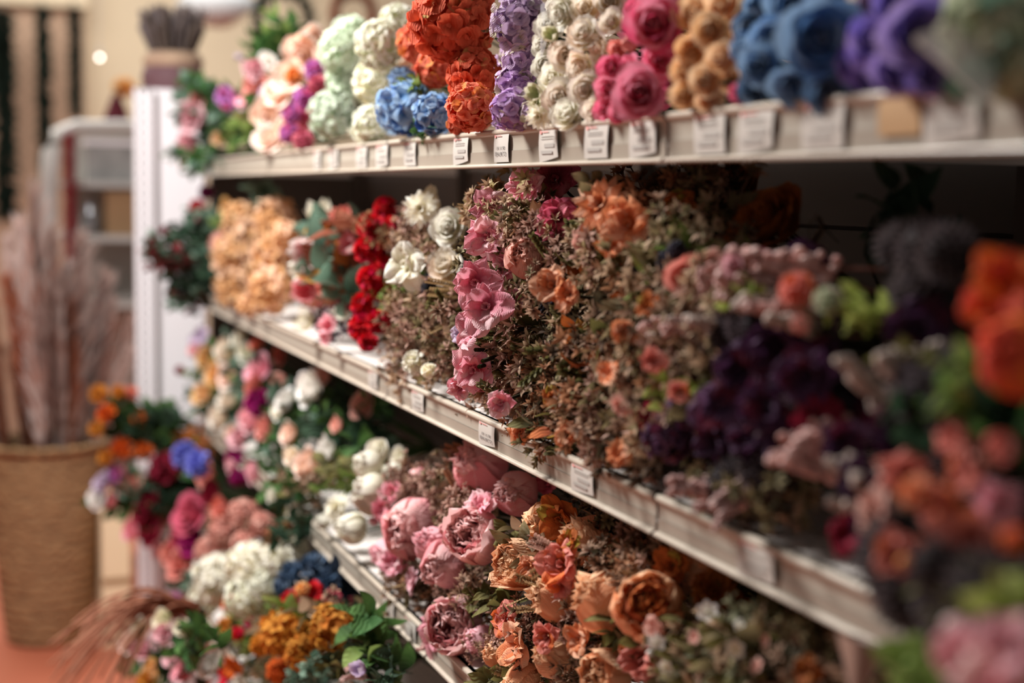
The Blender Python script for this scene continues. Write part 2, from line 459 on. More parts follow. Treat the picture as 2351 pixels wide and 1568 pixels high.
def g_berry(rng):
    B = Buf(); c = np.array([0, 0, .84]); tube(B, [[0, 0, 0], [.03, 0, .4], [0, 0, .75]], .016, .016, 4, pv=(.6, .6))
    for i in range(60):
        z = 1 - 2 * (i + .5) / 60; rr = math.sqrt(1 - z * z); f = i * 2.4
        ball(B, c + .13 * np.array([rr * math.cos(f), rr * math.sin(f), z]), .036, 6, 5, pv=rng.random(), pr=rng.random())
    return B
def g_leaves(rng, n=7, wide=.11, L=.34, shape='point'):
    B = Buf(); sp = bend(rng); tube(B, sp, .011, .006, 4, pv=(0, .3), pr=.3)
    for k in range(n):
        t = .3 + .7 * k / (n - 1); c = np.array([np.interp(t, sp[:, 2], sp[:, 0]), np.interp(t, sp[:, 2], sp[:, 1]), t])
        f = k * 2.6 + rng.uniform(-.3, .3); T = frame([math.cos(f), math.sin(f), .6 if k < n - 1 else 3], rng.uniform(-.5, .5))
        u = rng.uniform(-15, 15)
        pet(B, rng, 0, 0, 0, L * rng.uniform(.8, 1.15), wide, [5 + u, 15 + u, 35 + u], Rk=2, shape=shape, ruf=.012, nu=5, nv=7, T=T, t=c)
    return B
GEN = {
 'peony': lambda r: g_peony(r, .1), 'peony_wide': lambda r: g_peony(r, .75), 'rose': g_rose, 'hydrangea': g_hyd,
 'hydrangea_full': lambda r: g_hyd(r, 62, False, .78, 5), 'fluffy': lambda r: g_hyd(r, 80, False, .62, 3), 'pointed_cluster': lambda r: g_hyd(r, 46, True, 1.2, 4),
 'open': g_open, 'open_round': lambda r: g_open(r, 5, False, 2), 'dahlia': g_dahlia, 'magnolia': g_magnolia, 'carnation': g_carn,
 'daisy': g_daisy, 'bud': g_bud,
 'star': g_star, 'wheat': g_wheat, 'fern_frond': g_fern, 'spike': g_spike, 'thistle': g_thistle, 'berry': g_berry,
 'leaves': g_leaves, 'round_leaves': lambda r: g_leaves(r, 11, .10, .2, 'round'), 'big_leaves': lambda r: g_leaves(r, 5, .17, .5),
}
NVAR = {'star': 5, 'wheat': 3, 'fern_frond': 3, 'rose': 4, 'hydrangea': 4, 'peony': 4, 'open': 5}
BLOOM_NAME = {'peony': 'peony_bloom', 'peony_wide': 'peony_bloom', 'rose': 'rose_bloom', 'hydrangea': 'hydrangea_head', 'fluffy': 'hydrangea_head', 'hydrangea_full': 'hydrangea_head',
 'pointed_cluster': 'floret_cluster', 'open': 'open_bloom', 'open_round': 'open_bloom', 'dahlia': 'dahlia_bloom', 'magnolia': 'magnolia_bloom',
 'carnation': 'carnation_bloom', 'daisy': 'daisy_bloom', 'bud': 'flower_bud', 'star': 'dried_sprig', 'wheat': 'wheat_ear', 'fern_frond': 'fern_frond',
 'spike': 'flower_spike', 'thistle': 'thistle_head', 'berry': 'berry_stem', 'leaves': 'leaf_spray', 'round_leaves': 'eucalyptus_spray', 'big_leaves': 'leaf_spray'}
_lib = {}
def lib(kind, v):
    v = v % NVAR.get(kind, 3)
    if (kind, v) not in _lib:
        rng = np.random.default_rng(abs(hash(kind)) % 1 + sum(map(ord, kind)) * 31 + v)
        _lib[(kind, v)] = GEN[kind](rng).mesh(BLOOM_NAME[kind] + '_shape')
        _lib[(kind, v)].materials.clear(); _lib[(kind, v)].materials.append(None)
    return _lib[(kind, v)]

def tag(o, label=None, cat=None, group=None, kind=None):
    if label: o['label'] = label
    if cat: o['category'] = cat
    if group: o['group'] = group
    if kind: o['kind'] = kind
    return o
def empty(name, loc):
    o = bpy.data.objects.new(name, None); COL.objects.link(o); o.location = [float(a) for a in loc]
    o.empty_display_size = .03
    return o
def place(kind, root, pos, nrm, size, m, spin, v, stretch=(1, 1, 1), name=None):
    """one bloom or sprig as a child of its bouquet"""
    o = bpy.data.objects.new(name or BLOOM_NAME[kind], lib(kind, v)); COL.objects.link(o)
    o.material_slots[0].link = 'OBJECT'; o.material_slots[0].material = mat(m)
    T = frame(nrm, spin)
    o.parent = root
    o.location = [float(a) for a in (np.asarray(pos) - np.asarray(root.location))]
    o.rotation_euler = Matrix(T.tolist()).to_euler()
    o.scale = (size * stretch[0], size * stretch[1], size * stretch[2])
    return o
def mesh_obj(name, B, m, parent=None, smooth=True, loc=None):
    me = B.mesh(name, m, smooth); o = bpy.data.objects.new(name, me); COL.objects.link(o)
    if parent: o.parent = parent
    if loc is not None: o.location = loc
    return o

# shelf geometry (heights are relative to the floor)
S1B, S1T = H + .035, H + .083
S2B, S2T = H - .348, H - .306
S3B, S3T = H - .722, H - .680
S4B = at_x(513, 1521, -.12)[2]; S4T = S4B + .047
JOINTS = [0.291, 1.291, 2.291, 3.291, 4.291]
BACK = .50
RNG = np.random.default_rng(7)
FACES = []
X4 = -.12
YMAX = 4.27

def unit(v): v = np.asarray(v, float); return v / np.linalg.norm(v)

def bouquet(name, label, group, shelf, blooms, fill=(), face=(-.8, -.5, .12), stem='green_stem', jitter=.22, bind_x=.30, cat='bouquet', back=None, grow=1.0, push=0.0):
    """blooms: (kind, px, py, radius_px, depth behind the shelf edge, dye[, facing]); fill: (kind, n, (px,py,rx,ry), (x0,x1), length, dye)"""
    if back is None: back = shelf == S1T
    if shelf == S1T and blooms and blooms[0][0] == 'rose' and grow == 1.0: grow = 1.12
    blooms = [(b[0], b[1], b[2], b[3] * grow, b[4] + push) + tuple(b[5:]) for b in blooms]
    off = X4 if shelf == S4T else 0.0
    def spot(px, py, xd):
        p = at_x(px, py, xd + off)
        return p if p[1] < YMAX else at_y(px, py, YMAX - .12 + xd)
    if back:
        blooms = list(blooms) + [(b[0], b[1] + RNG.uniform(-.35, .35) * b[3], b[2] + RNG.uniform(-.25, .25) * b[3], b[3] * .92, b[4] + .075 + RNG.uniform(0, .03), b[5]) for b in blooms if b[3] > 24]
    FACES[:] = FACES[-60:] + [(b[1], b[2], b[3]) for b in blooms if b[4] < .09]
    pts = [spot(b[1], b[2], b[4]) for b in blooms]
    if not pts:
        pts = [spot(f[2][0], f[2][1], sum(f[3]) / 2) for f in fill]
    c = np.mean(pts, axis=0)
    bx = bind_x + off
    root = empty(name, (bx * .6, c[1], shelf))
    tag(root, label, cat, group)
    bind = np.array([bx, c[1], shelf + .02 + max(0, c[2] - shelf) * .55])
    B = Buf(); n = 0
    for b, p in zip(blooms, pts):
        kind, px, py, rp, xd, dye = b[:6]
        f = unit(b[6]) if len(b) > 6 else unit(unit(face) + RNG.normal(0, jitter, 3))
        R = rp * depth(p) / FPX
        if p[2] - R * .95 < shelf: p = p + np.array([0, 0, min(R * .95 - (p[2] - shelf), R * .5)]) if p[0] > off else p
        st = (RNG.uniform(.94, 1.06), RNG.uniform(.94, 1.06), RNG.uniform(.92, 1.05))
        place(kind, root, p, f, R, dye, RNG.uniform(0, 6.3), int(RNG.integers(0, 9)), st)
        a = p - f * R * .8; mid = a * .5 + bind * .5 - f * .02
        q = np.linspace(0, 1, 6)[:, None]
        tube(B, (1 - q) ** 2 * a + 2 * q * (1 - q) * mid + q * q * bind - np.asarray(root.location), .0022, .0026, 5); n += 1
    for fl in fill:
        kind, cnt, (cx, cy, rx, ry), (x0, x1), Ln, dye = fl[:6]
        dyes = dye if isinstance(dye, (list, tuple)) else [dye]
        for i in range(cnt):
            tries = 0
            while True:
                a, b_ = RNG.uniform(-1, 1, 2)
                if a * a + b_ * b_ > 1: continue
                qx, qy = cx + a * rx, cy + b_ * ry
                if cnt > 5 and RNG.random() < .8 and any((qx - f_[0]) ** 2 + (qy - f_[1]) ** 2 < (.85 * f_[2]) ** 2 for f_ in FACES): tries += 1
                else: break
                if tries > 6: break
            if tries > 6: continue
            p = spot(qx, qy, RNG.uniform(x0, x1) + (.012 if cnt > 12 else 0))
            if p[2] < shelf + .006 and p[0] > off: p[2] = shelf + .006 + RNG.uniform(0, .012)
            o_ = bind + np.array([.0, 0, RNG.uniform(-.04, .04)])
            d = unit(unit(p - o_) + RNG.normal(0, .30, 3) + np.array([-.1, -.12, .06]))
            L = Ln * RNG.uniform(.8, 1.2)
            base = p - d * L
            if base[2] < shelf + .006: base[2] = shelf + .006 + .01 * RNG.random(); d = unit(p - base)
            place(kind, root, base, d, L, dyes[int(RNG.integers(0, len(dyes)))], RNG.uniform(0, 6.3), int(RNG.integers(0, 9)))
            if i % 5 == 0:
                tube(B, np.linspace(base, bind, 3) - np.asarray(root.location), .0014, .002, 4)
    if B.n:
        so = mesh_obj('stem_bundle', B, mat(stem), root)
    # the twist that holds the stems together and the handle end reaching back over the shelf board
    T2 = Buf(); loc = np.asarray(root.location)
    e = np.array([min(bx + .13, BACK - .02 + off), c[1] + .01, shelf + .012])
    tube(T2, np.linspace(bind, e, 4) - loc, .007, .006, 7)
    mesh_obj('stem_handle', T2, mat(stem), root)
    return root

# ------------------------------------------------------------------ room
def box(B, x0, x1, y0, y1, z0, z1, pr=.5):
    for (a, b, c, d) in (((x0,y0,z0),(x1,y0,z0),(x1,y0,z1),(x0,y0,z1)), ((x1,y1,z0),(x0,y1,z0),(x0,y1,z1),(x1,y1,z1)),
                         ((x0,y1,z0),(x0,y0,z0),(x0,y0,z1),(x0,y1,z1)), ((x1,y0,z0),(x1,y1,z0),(x1,y1,z1),(x1,y0,z1)),
                         ((x0,y0,z1),(x1,y0,z1),(x1,y1,z1),(x0,y1,z1)), ((x0,y1,z0),(x1,y1,z0),(x1,y0,z0),(x0,y0,z0))):
        B.grid(np.array([[a, b], [d, c]], float), .5, pr)
M_FLOOR = plain('terracotta_floor', 'be6c50', .5, noise=.35, scale=3, col2='ae5c44')
M_CREAM = plain('cream_paint', 'dccdb0', .85, noise=.25, scale=1.2, col2='d4c09a')
M_TAN = plain('tan_paint', 'b89c84', .85, noise=.3, scale=1.5, col2='a88a70')
M_WHITE = plain('white_powder_coat', 'f2eef0', .5, noise=.1, scale=4, col2='eae4e4')
M_SHELF = plain('pale_shelf_enamel', 'e9e0d8', .42, noise=.12, scale=6, col2='dcd0c6')
M_BACK = plain('back_panel_enamel', '4e423a', .6, noise=.1, scale=5, col2='463a32')
M_RAIL = plain('grey_plastic_rail', 'a69d8e', .4, noise=.35, scale=14, col2='9a9084')
M_RAILEDGE = plain('clear_plastic_edge', 'b8ac9c', .25, noise=.2, scale=30, col2='a89684')
M_RAILLOW = plain('dark_plastic_insert', '978b7d', .35, noise=.3, scale=20, col2='8a7e72')  # lower strip of the rail, a darker grey plastic

B = Buf(); box(B, -5, 14, -2, 10.2, -.05, 0); tag(mesh_obj('floor', B, M_FLOOR, smooth=False), kind='structure')
B = Buf(); box(B, -5, 14, 9.0, 9.15, 0, 4.4); tag(mesh_obj('wall_far', B, M_CREAM, smooth=False), kind='structure')
# the darker stretch of wall on the left with the hanging garlands
pL = at_y(-80, 300, 8.9); pR = at_y(196, 300, 8.9)
B = Buf(); box(B, pL[0], pR[0], 8.86, 9.0, 0, 4.4); tag(mesh_obj('wall_left', B, M_TAN, smooth=False), kind='structure')
B = Buf(); tp = at_y(100, 14, 8.84)
box(B, pL[0], pR[0] + .02, 8.80, 8.86, tp[2], tp[2] + .5); tag(mesh_obj('trim_1', B, M_CREAM, smooth=False), kind='structure')

# ------------------------------------------------------------------ shelving
def shelf_top_mat():
    m = bpy.data.materials.new('perforated_shelf_enamel'); nt, out = nodes(m); N = nt.nodes; Lk = nt.links
    p = N.new('ShaderNodeBsdfPrincipled'); Lk.new(p.outputs[0], out.inputs[0]); p.inputs['Roughness'].default_value = .4
    tc = N.new('ShaderNodeTexCoord'); mp = N.new('ShaderNodeMapping'); mp.inputs['Scale'].default_value = (40, 40, 0)
    Lk.new(tc.outputs['Object'], mp.inputs[0])
    fr = N.new('ShaderNodeVectorMath'); fr.operation = 'FRACTION'; Lk.new(mp.outputs[0], fr.inputs[0])
    sb = N.new('ShaderNodeVectorMath'); sb.operation = 'SUBTRACT'; sb.inputs[1].default_value = (.5, .5, 0); Lk.new(fr.outputs[0], sb.inputs[0])
    ln = N.new('ShaderNodeVectorMath'); ln.operation = 'LENGTH'; Lk.new(sb.outputs[0], ln.inputs[0])
    lt = N.new('ShaderNodeMath'); lt.operation = 'LESS_THAN'; lt.inputs[1].default_value = .1; Lk.new(ln.outputs['Value'], lt.inputs[0])
    ge = N.new('ShaderNodeNewGeometry'); sx = N.new('ShaderNodeSeparateXYZ'); Lk.new(ge.outputs['Normal'], sx.inputs[0])
    up = N.new('ShaderNodeMath'); up.operation = 'GREATER_THAN'; up.inputs[1].default_value = .5; Lk.new(sx.outputs[2], up.inputs[0])
    an = N.new('ShaderNodeMath'); an.operation = 'MULTIPLY'; Lk.new(lt.outputs[0], an.inputs[0]); Lk.new(up.outputs[0], an.inputs[1])
    mx = N.new('ShaderNodeMix'); mx.data_type = 'RGBA'; Lk.new(an.outputs[0], mx.inputs[0])
    mx.inputs[6].default_value = srgb('e9e0d8'); mx.inputs[7].default_value = srgb('2c2624')
    Lk.new(mx.outputs[2], p.inputs['Base Color'])
    return m
M_TOP = shelf_top_mat()
box0 = box
bay_words = ['nearest bay at the right edge', 'second bay from the right', 'third bay, left of the middle', 'farthest bay beside the white end panel']
for bi in range(4):
    y0, y1 = JOINTS[bi], JOINTS[bi + 1]
    r = empty('shelving_unit', (.25, (y0 + y1) / 2, 0)); rl = np.array(r.location)
    tag(r, 'pale metal shop shelving unit, ' + bay_words[bi], 'shelf', 'shelving bays of the flower aisle')
    B = Buf()
    zj = [0.1, H - 1.0, H - .62, H - .25, H - .037, H + .12]
    for i in range(5):
        box(B, BACK - .01, BACK + .01, y0 + .002, y1 - .002, zj[i], zj[i + 1] - .006)
    box(B, BACK + .011, BACK + .016, y0, y1, .1, H + .12)  # added backing sheet, stops light leaking through so the gaps stay dark
    mesh_obj('back_panel', B, M_BACK, r, False, -rl)
    for yy in ((y0,) if bi else (y0,)) + ((y1 - .03,) if bi == 3 else ()):
        B = Buf(); box(B, BACK - .035, BACK - .011, yy, yy + .03, 0, H + .12); mesh_obj('upright', B, M_BACK, r, False, -rl)
    for li, (zb, zt) in enumerate(((S1B, S1T), (S2B, S2T), (S3B, S3T), (S4B, S4T))):
        B = Buf()
        g = .0015; xo = X4 if li == 3 else 0.0; rl_ = -rl
        def box(B_, a, b, *k, _b=box0, xo=xo): _b(B_, a + xo, b + (xo if b < .2 else 0), *k)
        box(B, .006, BACK - .04, y0 + g, y1 - g, zt - .003, zt)                  # tray
        box(B, .006, .012, y0 + g, y1 - g, zb, zt)                              # front fold
        box(B, .012, .03, y0 + g, y1 - g, zb, zb + .002)
        for yy in (y0 + g, y1 - g - .002): box(B, .012, BACK - .04, yy, yy + .002, zb + .006, zt)
        s = mesh_obj('shelf_board', B, M_TOP, r, False, -rl)
        # price rail: curved face, rolled top edge and bright foot
        prof = [(.004, zt + .001), (-.001, zt + .0005), (-.003, zt - .003), (-.0015, zt - .006), (.0015, zt - .008)]
        pts = np.array([[[px, y, pz] for px, pz in prof] for y in (y0 + .003, y1 - .003)], float)
        B = Buf(); B.grid(pts, .5, .5); mesh_obj('rail_edge', B, M_RAILEDGE, s, loc=(xo, 0, 0))
        zm = zb + (zt - zb) * .42
        B = Buf()
        prof = [(.0015, zt - .008), (.0030, zt - .012), (.0034, zm + .006), (.003, zm)]
        B.grid(np.array([[[px, y, pz] for px, pz in prof] for y in (y0 + .003, y1 - .003)], float), .5, .5)
        mesh_obj('price_rail', B, M_RAIL, s, loc=(xo, 0, 0))
        B = Buf()
        prof = [(.0022, zm), (.0022, zb + .008), (.002, zb + .004)]
        B.grid(np.array([[[px, y, pz] for px, pz in prof] for y in (y0 + .003, y1 - .003)], float), .5, .5)
        mesh_obj('rail_insert', B, M_RAILLOW, s, loc=(xo, 0, 0))
        B = Buf()
        prof = [(.002, zb + .004), (-.0025, zb + .003), (-.004, zb), (-.001, zb - .002), (.004, zb - .001)]
        B.grid(np.array([[[px, y, pz] for px, pz in prof] for y in (y0 + .003, y1 - .003)], float), .5, .5)
        mesh_obj('rail_foot', B, M_RAILEDGE, s, loc=(xo, 0, 0))
    box = box0
    if bi == 3:
        B = Buf(); box(B, .032, BACK + .02, y1 + .001, y1 + .016, 0, H + .12); mesh_obj('side_panel', B, M_BACK, r, False, -rl)
    B = Buf(); box(B, .03, BACK, y0, y1, 0, .1); mesh_obj('plinth', B, M_WHITE, r, False, -rl)

# price tickets behind the plastic rail
M_CARD = plain('ticket_paper', 'b8b0a6', .7, noise=.1, scale=60, col2='aea69c')
M_INK = plain('ticket_ink', '9c958d', .7)
M_INK2 = plain('ticket_dark_ink', '5a5552', .7)
M_REDINK = plain('ticket_red_ink', 'd89088', .7)
M_KRAFT = plain('kraft_sticker', 'b08c62', .8, noise=.2, scale=60, col2='a07c54')
def text_mesh(s, size, m, squeeze=1.0):
    cu = bpy.data.curves.new('print', 'FONT'); cu.body = s; cu.size = size; cu.align_x = 'CENTER'; cu.space_character = .95
    o = bpy.data.objects.new('print', cu); COL.objects.link(o)
    dg = bpy.context.evaluated_depsgraph_get(); me = bpy.data.meshes.new_from_object(o.evaluated_get(dg))
    bpy.data.objects.remove(o); me.materials.clear(); me.materials.append(m)
    for v in me.vertices: v.co.x *= squeeze
    return me
def ticket(pa, pb, zb, zt, label, style=1, kraft=False, lean=0.0, writing=None):
    ya = at_x(pb[0], pb[1], -.004)[1]; yb = at_x(pa[0], pa[1], -.004)[1]      # ya near, yb far
    yc = (ya + yb) / 2; w = abs(yb - ya) / 2; h0 = zb + .0055; h1 = zt - .0045
    o = empty('price_ticket', (0.0005, yc, h0)); tag(o, label, 'price tag', 'price tickets along the shelf rails')
    hh = h1 - h0
    B = Buf(); nv = 6; nu = 4
    G = np.zeros((nv, nu, 3))
    for i in range(nv):
        for j in range(nu):
            t = i / (nv - 1); u = j / (nu - 1) * 2 - 1
            cut = .16 * hh * max(0, u) * (1 - t) * (1 if style else 0) - .10 * hh * max(0, -u) * (1 - t) * style
            G[i, j] = (-.0012 - .0012 * math.sin(t * 3.1), -u * w + lean * (t - .5) * hh, t * hh + cut * .6)
    B.grid(G, .5, .5); mesh_obj('card', B, M_KRAFT if kraft else M_CARD, o)
    def bar(t0, t1, u0, u1, m, name):
        Bb = Buf(); tt = [t0, t1]
        Bb.grid(np.array([[(-.0030, -(u0) * w + lean * (t - .5) * hh, t * hh), (-.0030, -(u1) * w + lean * (t - .5) * hh, t * hh)] for t in tt]), .5, .5)
        mesh_obj(name, Bb, m, o, False)
    if not kraft:
        bar(.84, .94, -.82, -.62, M_REDINK, 'logo_mark'); bar(.88, .915, -.55, .1, M_REDINK, 'logo_line')
        if writing:
            for s_, z, sz, sq in writing:
                me = text_mesh(s_, sz * hh, M_INK2, 1.0)
                xs = [v.co.x for v in me.vertices]; sc = 1.5 * w / (max(xs) - min(xs)) if len(xs) else 1
                for v in me.vertices: v.co.x *= sc * sq
                t = bpy.data.objects.new('print', me); COL.objects.link(t); t.parent = o
                t.rotation_euler = (math.pi / 2, 0, -math.pi / 2); t.location = (-.0031, 0, z * hh)
        else:
            for z in (.74, .66): bar(z, z + .025, -.7, .6, M_INK, 'print')
            bar(.40, .52, -.35, .72, M_INK, 'print'); bar(.2, .3, -.7, .5, M_INK, 'print')
    return o
wr = [('1X 11.90', .42, .17, .75), ('ESAURITO', .22, .19, 1.0)]
top_t = [((718, 350), (732, 348), 'farthest of the faint tickets on the top rail under the pale green heads'), ((752, 345), (772, 343), 'faint ticket on the top rail below the ivory hydrangea'),
 ((815, 345), (838, 343), 'pale ticket on the top rail, left of the blue hydrangea'), ((860, 342), (886, 340), 'pale ticket just left of the rail joint under the blue hydrangea'),
 ((924, 350), (950, 348), 'small ticket right of the rail joint under the blue hydrangea'), ((1037, 345), (1070, 343), 'narrow white ticket under the orange hydrangea'),
 ((1130, 340), (1163, 338), 'white ticket printed with a price line over ESAURITO in capitals'), ((1233, 335), (1275, 330), 'curled white ticket under the cream roses'),
 ((1337, 330), (1390, 325), 'curled white ticket under the pink roses'), ((1440, 320), (1500, 315), 'blurred ticket left of the joint in the top rail'),
 ((1588, 310), (1658, 305), 'blurred ticket under the peach roses, right of the rail joint'), ((1690, 300), (1768, 295), 'blurred ticket under the left of the blue roses'),
 ((1835, 290), (1930, 285), 'wide blurred ticket under the large blue rose'), ((2115, 270), (2240, 262), 'large blurred ticket at the right end of the top rail')]
for i, (a, b, lb) in enumerate(top_t):
    ticket(a, b, S1B, S1T, lb, 1 if i % 2 else 0, lean=[0, .06, -.05][i % 3], writing=wr if i == 6 else None)
ticket((2010, 265), (2108, 258), S1B + .008, S1T, 'tan kraft sticker on the top rail under the purple roses', 0, kraft=True)
for a, b, lb in (((843, 880), (862, 885), 'faint ticket on the middle rail left of its joint'), ((942, 915), (968, 925), 'faint ticket on the middle rail under the brown sprigs'),
                 ((1095, 1000), (1131, 1015), 'white ticket on the middle rail under the pink blooms'), ((1306, 1110), (1356, 1130), 'white ticket on the middle rail over the orange peonies'),
                 ((1686, 1300), (1770, 1330), 'blurred pale ticket at the right of the middle rail')):
    ticket(a, b, S2B, S2T, lb, 1, lean=.05, writing=wr if a[0] == 1095 else None)
for a, b, lb in (((878, 1390), (900, 1415), 'faint ticket on the lower rail left of the pink peony'), ((925, 1440), (950, 1470), 'faint ticket on the lower rail beside the pink peony')):
    ticket(a, b, S3B, S3T, lb, 0)

# slotted white end panel at the far end of the aisle
pl = at_y(309, 400, 4.42)
EPT = at_y(350, 203, 4.42)[2]
r = empty('end_panel', (pl[0] + .5, 4.43, 0)); rl = np.array(r.location)
tag(r, 'tall white slotted metal panel closing the far end of the shelves', 'panel')
B = Buf(); box(B, pl[0] + .055, .03, 4.425, 4.445, 0, EPT); mesh_obj('panel_sheet', B, M_WHITE, r, False, -rl)
B = Buf(); x0 = pl[0]; zs = 0.0
M_SLOT = plain('slot_shadow_gap', '4a4240', .8)
nsl = 0
cols = [(x0, x0 + .010), (x0 + .010, x0 + .017), (x0 + .017, x0 + .034), (x0 + .034, x0 + .041), (x0 + .041, x0 + .055)]
z = 0
while z < EPT - .01:
    z2 = min(z + .012, EPT); z3 = min(z + .030, EPT)
    for ci, (a, b) in enumerate(cols):
        box(B, a, b, 4.40, 4.402, z, z2)
        if ci not in (1, 3): box(B, a, b, 4.40, 4.402, z2, z3)
    z = z3
box(B, x0, x0 + .002, 4.402, 4.445, 0, EPT); box(B, x0 + .053, x0 + .055, 4.402, 4.445, 0, EPT); box(B, x0, x0 + .055, 4.443, 4.445, 0, EPT); box(B, x0, x0 + .055, 4.40, 4.445, EPT - .001, EPT)
mesh_obj('slotted_upright', B, M_WHITE, r, False, -rl)

# ------------------------------------------------------------------ bouquets
BQ = bouquet
F_TOP = (-.70, -.68, .12)
# --- top shelf, far to near
BQ('bouquet', 'small pink roses and green leaves hanging over the far end of the top rail', 'top shelf bouquets', S1T,
   [('rose', 436, 268, 30, -.03, 'light_pink'), ('rose', 432, 338, 30, -.05, 'light_pink'), ('rose', 452, 232, 22, 0, 'salmon'), ('open', 518, 222, 24, .0, 'orchid'), ('open', 545, 262, 18, .03, 'lilac_hyd'),
    ('rose', 500, 320, 14, 0, 'peach_rose'), ('bud', 418, 375, 16, -.06, 'orange_core')],
   [('leaves', 16, (440, 230, 55, 60), (-.05, .04), .11, ['leaf', 'eucalyptus']), ('leaves', 22, (505, 270, 80, 70), (-.03, .06), .12, ['leaf', 'lime_leaf', 'eucalyptus']), ('leaves', 10, (430, 360, 40, 40), (-.07, -.02), .09, ['eucalyptus', 'leaf'])], face=F_TOP)
BQ('bouquet', 'pale pink blooms with tall green sprays rising above their neighbours on the top shelf', 'top shelf bouquets', S1T,
   [('rose', 585, 160, 26, 0, 'light_pink'), ('rose', 612, 140, 20, .03, 'white'), ('rose', 578, 200, 26, 0, 'salmon'), ('open', 560, 232, 18, 0, 'pink'), ('bud', 545, 130, 14, .04, 'lilac_pale'), ('rose', 606, 215, 18, .02, 'lilac_pale')],
   [('leaves', 9, (638, 70, 30, 40), (.05, .12), .13, ['leaf', 'lime_leaf']), ('leaves', 10, (600, 110, 35, 40), (.02, .10), .12, 'leaf'), ('leaves', 22, (560, 270, 50, 70), (-.02, .05), .12, ['lime_leaf', 'leaf', 'olive'])], face=F_TOP)
BQ('bouquet', 'tall stack of pale peach garden roses with one orange centre on the top shelf', 'top shelf bouquets', S1T,
   [('rose', 692, 118, 40, .02, 'peach_pale'), ('rose', 668, 172, 40, 0, 'peach_pale'), ('carnation', 672, 172, 16, -.035, 'orange_core'), ('rose', 638, 212, 38, 0, 'peach_pale'), ('rose', 612, 262, 36, 0, 'peach_pale'),
    ('rose', 620, 315, 36, 0, 'peach_pale'), ('rose', 668, 235, 30, .03, 'peach_pale'), ('rose', 655, 300, 30, .03, 'peach_pale'), ('rose', 720, 90, 30, .05, 'peach_pale')], [], face=F_TOP)
BQ('bouquet', 'column of orchid purple and magenta blooms between peach roses and pale green hydrangea', 'top shelf bouquets', S1T,
   [('carnation', 722, 160, 26, .03, 'orchid'), ('carnation', 730, 195, 26, .02, 'deep_pink'), ('carnation', 700, 225, 28, .01, 'orchid'), ('carnation', 672, 262, 28, -.01, 'orchid'), ('carnation', 664, 305, 26, -.01, 'orchid'),
    ('carnation', 695, 320, 26, 0, 'deep_pink'), ('carnation', 700, 272, 26, .02, 'deep_pink')], [], face=F_TOP)
BQ('bouquet', 'two heads of pale mint green hydrangea stacked on the top shelf', 'top shelf bouquets', S1T,
   [('fluffy', 782, 118, 58, .02, 'pale_green'), ('fluffy', 764, 262, 62, 0, 'pale_green'), ('fluffy', 812, 75, 44, .06, 'pale_green'), ('fluffy', 788, 190, 46, .03, 'pale_green')], [], face=F_TOP, jitter=.1)
BQ('bouquet', 'ivory white hydrangea bouquet right of the mint green one on the top shelf', 'top shelf bouquets', S1T,
   [('fluffy', 872, 102, 66, .02, 'ivory_hyd'), ('fluffy', 862, 190, 58, .03, 'ivory_hyd'), ('fluffy', 850, 285, 46, .01, 'ivory_hyd'), ('fluffy', 912, 55, 50, .06, 'ivory_hyd'), ('fluffy', 905, 160, 44, .08, 'cream')], [], face=F_TOP, jitter=.1)
BQ('bouquet', 'light blue hydrangea bouquet tucked under the orange heads on the top shelf', 'top shelf bouquets', S1T,
   [('hydrangea', 928, 250, 64, 0, 'blue_hyd'), ('hydrangea', 995, 262, 48, .0, 'blue_hyd'), ('hydrangea', 925, 185, 34, .05, 'blue_hyd')],
   [('leaves', 5, (952, 200, 20, 20), (-.01, .02), .07, 'lime_leaf'), ('leaves', 4, (958, 300, 14, 14), (-.02, 0), .05, 'leaf')], face=F_TOP, jitter=.1)
BQ('bouquet', 'large fiery orange hydrangea heads crowning the stack at the top', 'top shelf bouquets', S1T,
   [('hydrangea_full', 1040, 48, 104, -.01, 'orange_hyd'), ('hydrangea_full', 962, 100, 52, .05, 'coral_hyd'), ('hydrangea', 998, 158, 44, .04, 'coral_hyd')], [], face=F_TOP, jitter=.1)
BQ('bouquet', 'orange red hydrangea heads resting on the rail above the tickets', 'top shelf bouquets', S1T,
   [('hydrangea_full', 1090, 178, 66, .01, 'orange_hyd'), ('hydrangea_full', 1083, 246, 62, -.015, 'coral_hyd'), ('hydrangea', 1052, 285, 26, .0, 'coral_hyd')], [], face=F_TOP, jitter=.1)
BQ('bouquet', 'lilac hydrangea bouquet squeezed between orange and cream flowers', 'top shelf bouquets', S1T,
   [('hydrangea_full', 1192, 48, 70, .0, 'lilac_hyd'), ('hydrangea', 1200, 138, 52, .02, 'lilac_hyd'), ('hydrangea', 1182, 192, 46, .01, 'violet_hyd'), ('hydrangea', 1178, 252, 52, -.015, 'violet_hyd'), ('hydrangea', 1225, 262, 36, .0, 'lilac_hyd')], [], face=F_TOP, jitter=.1)
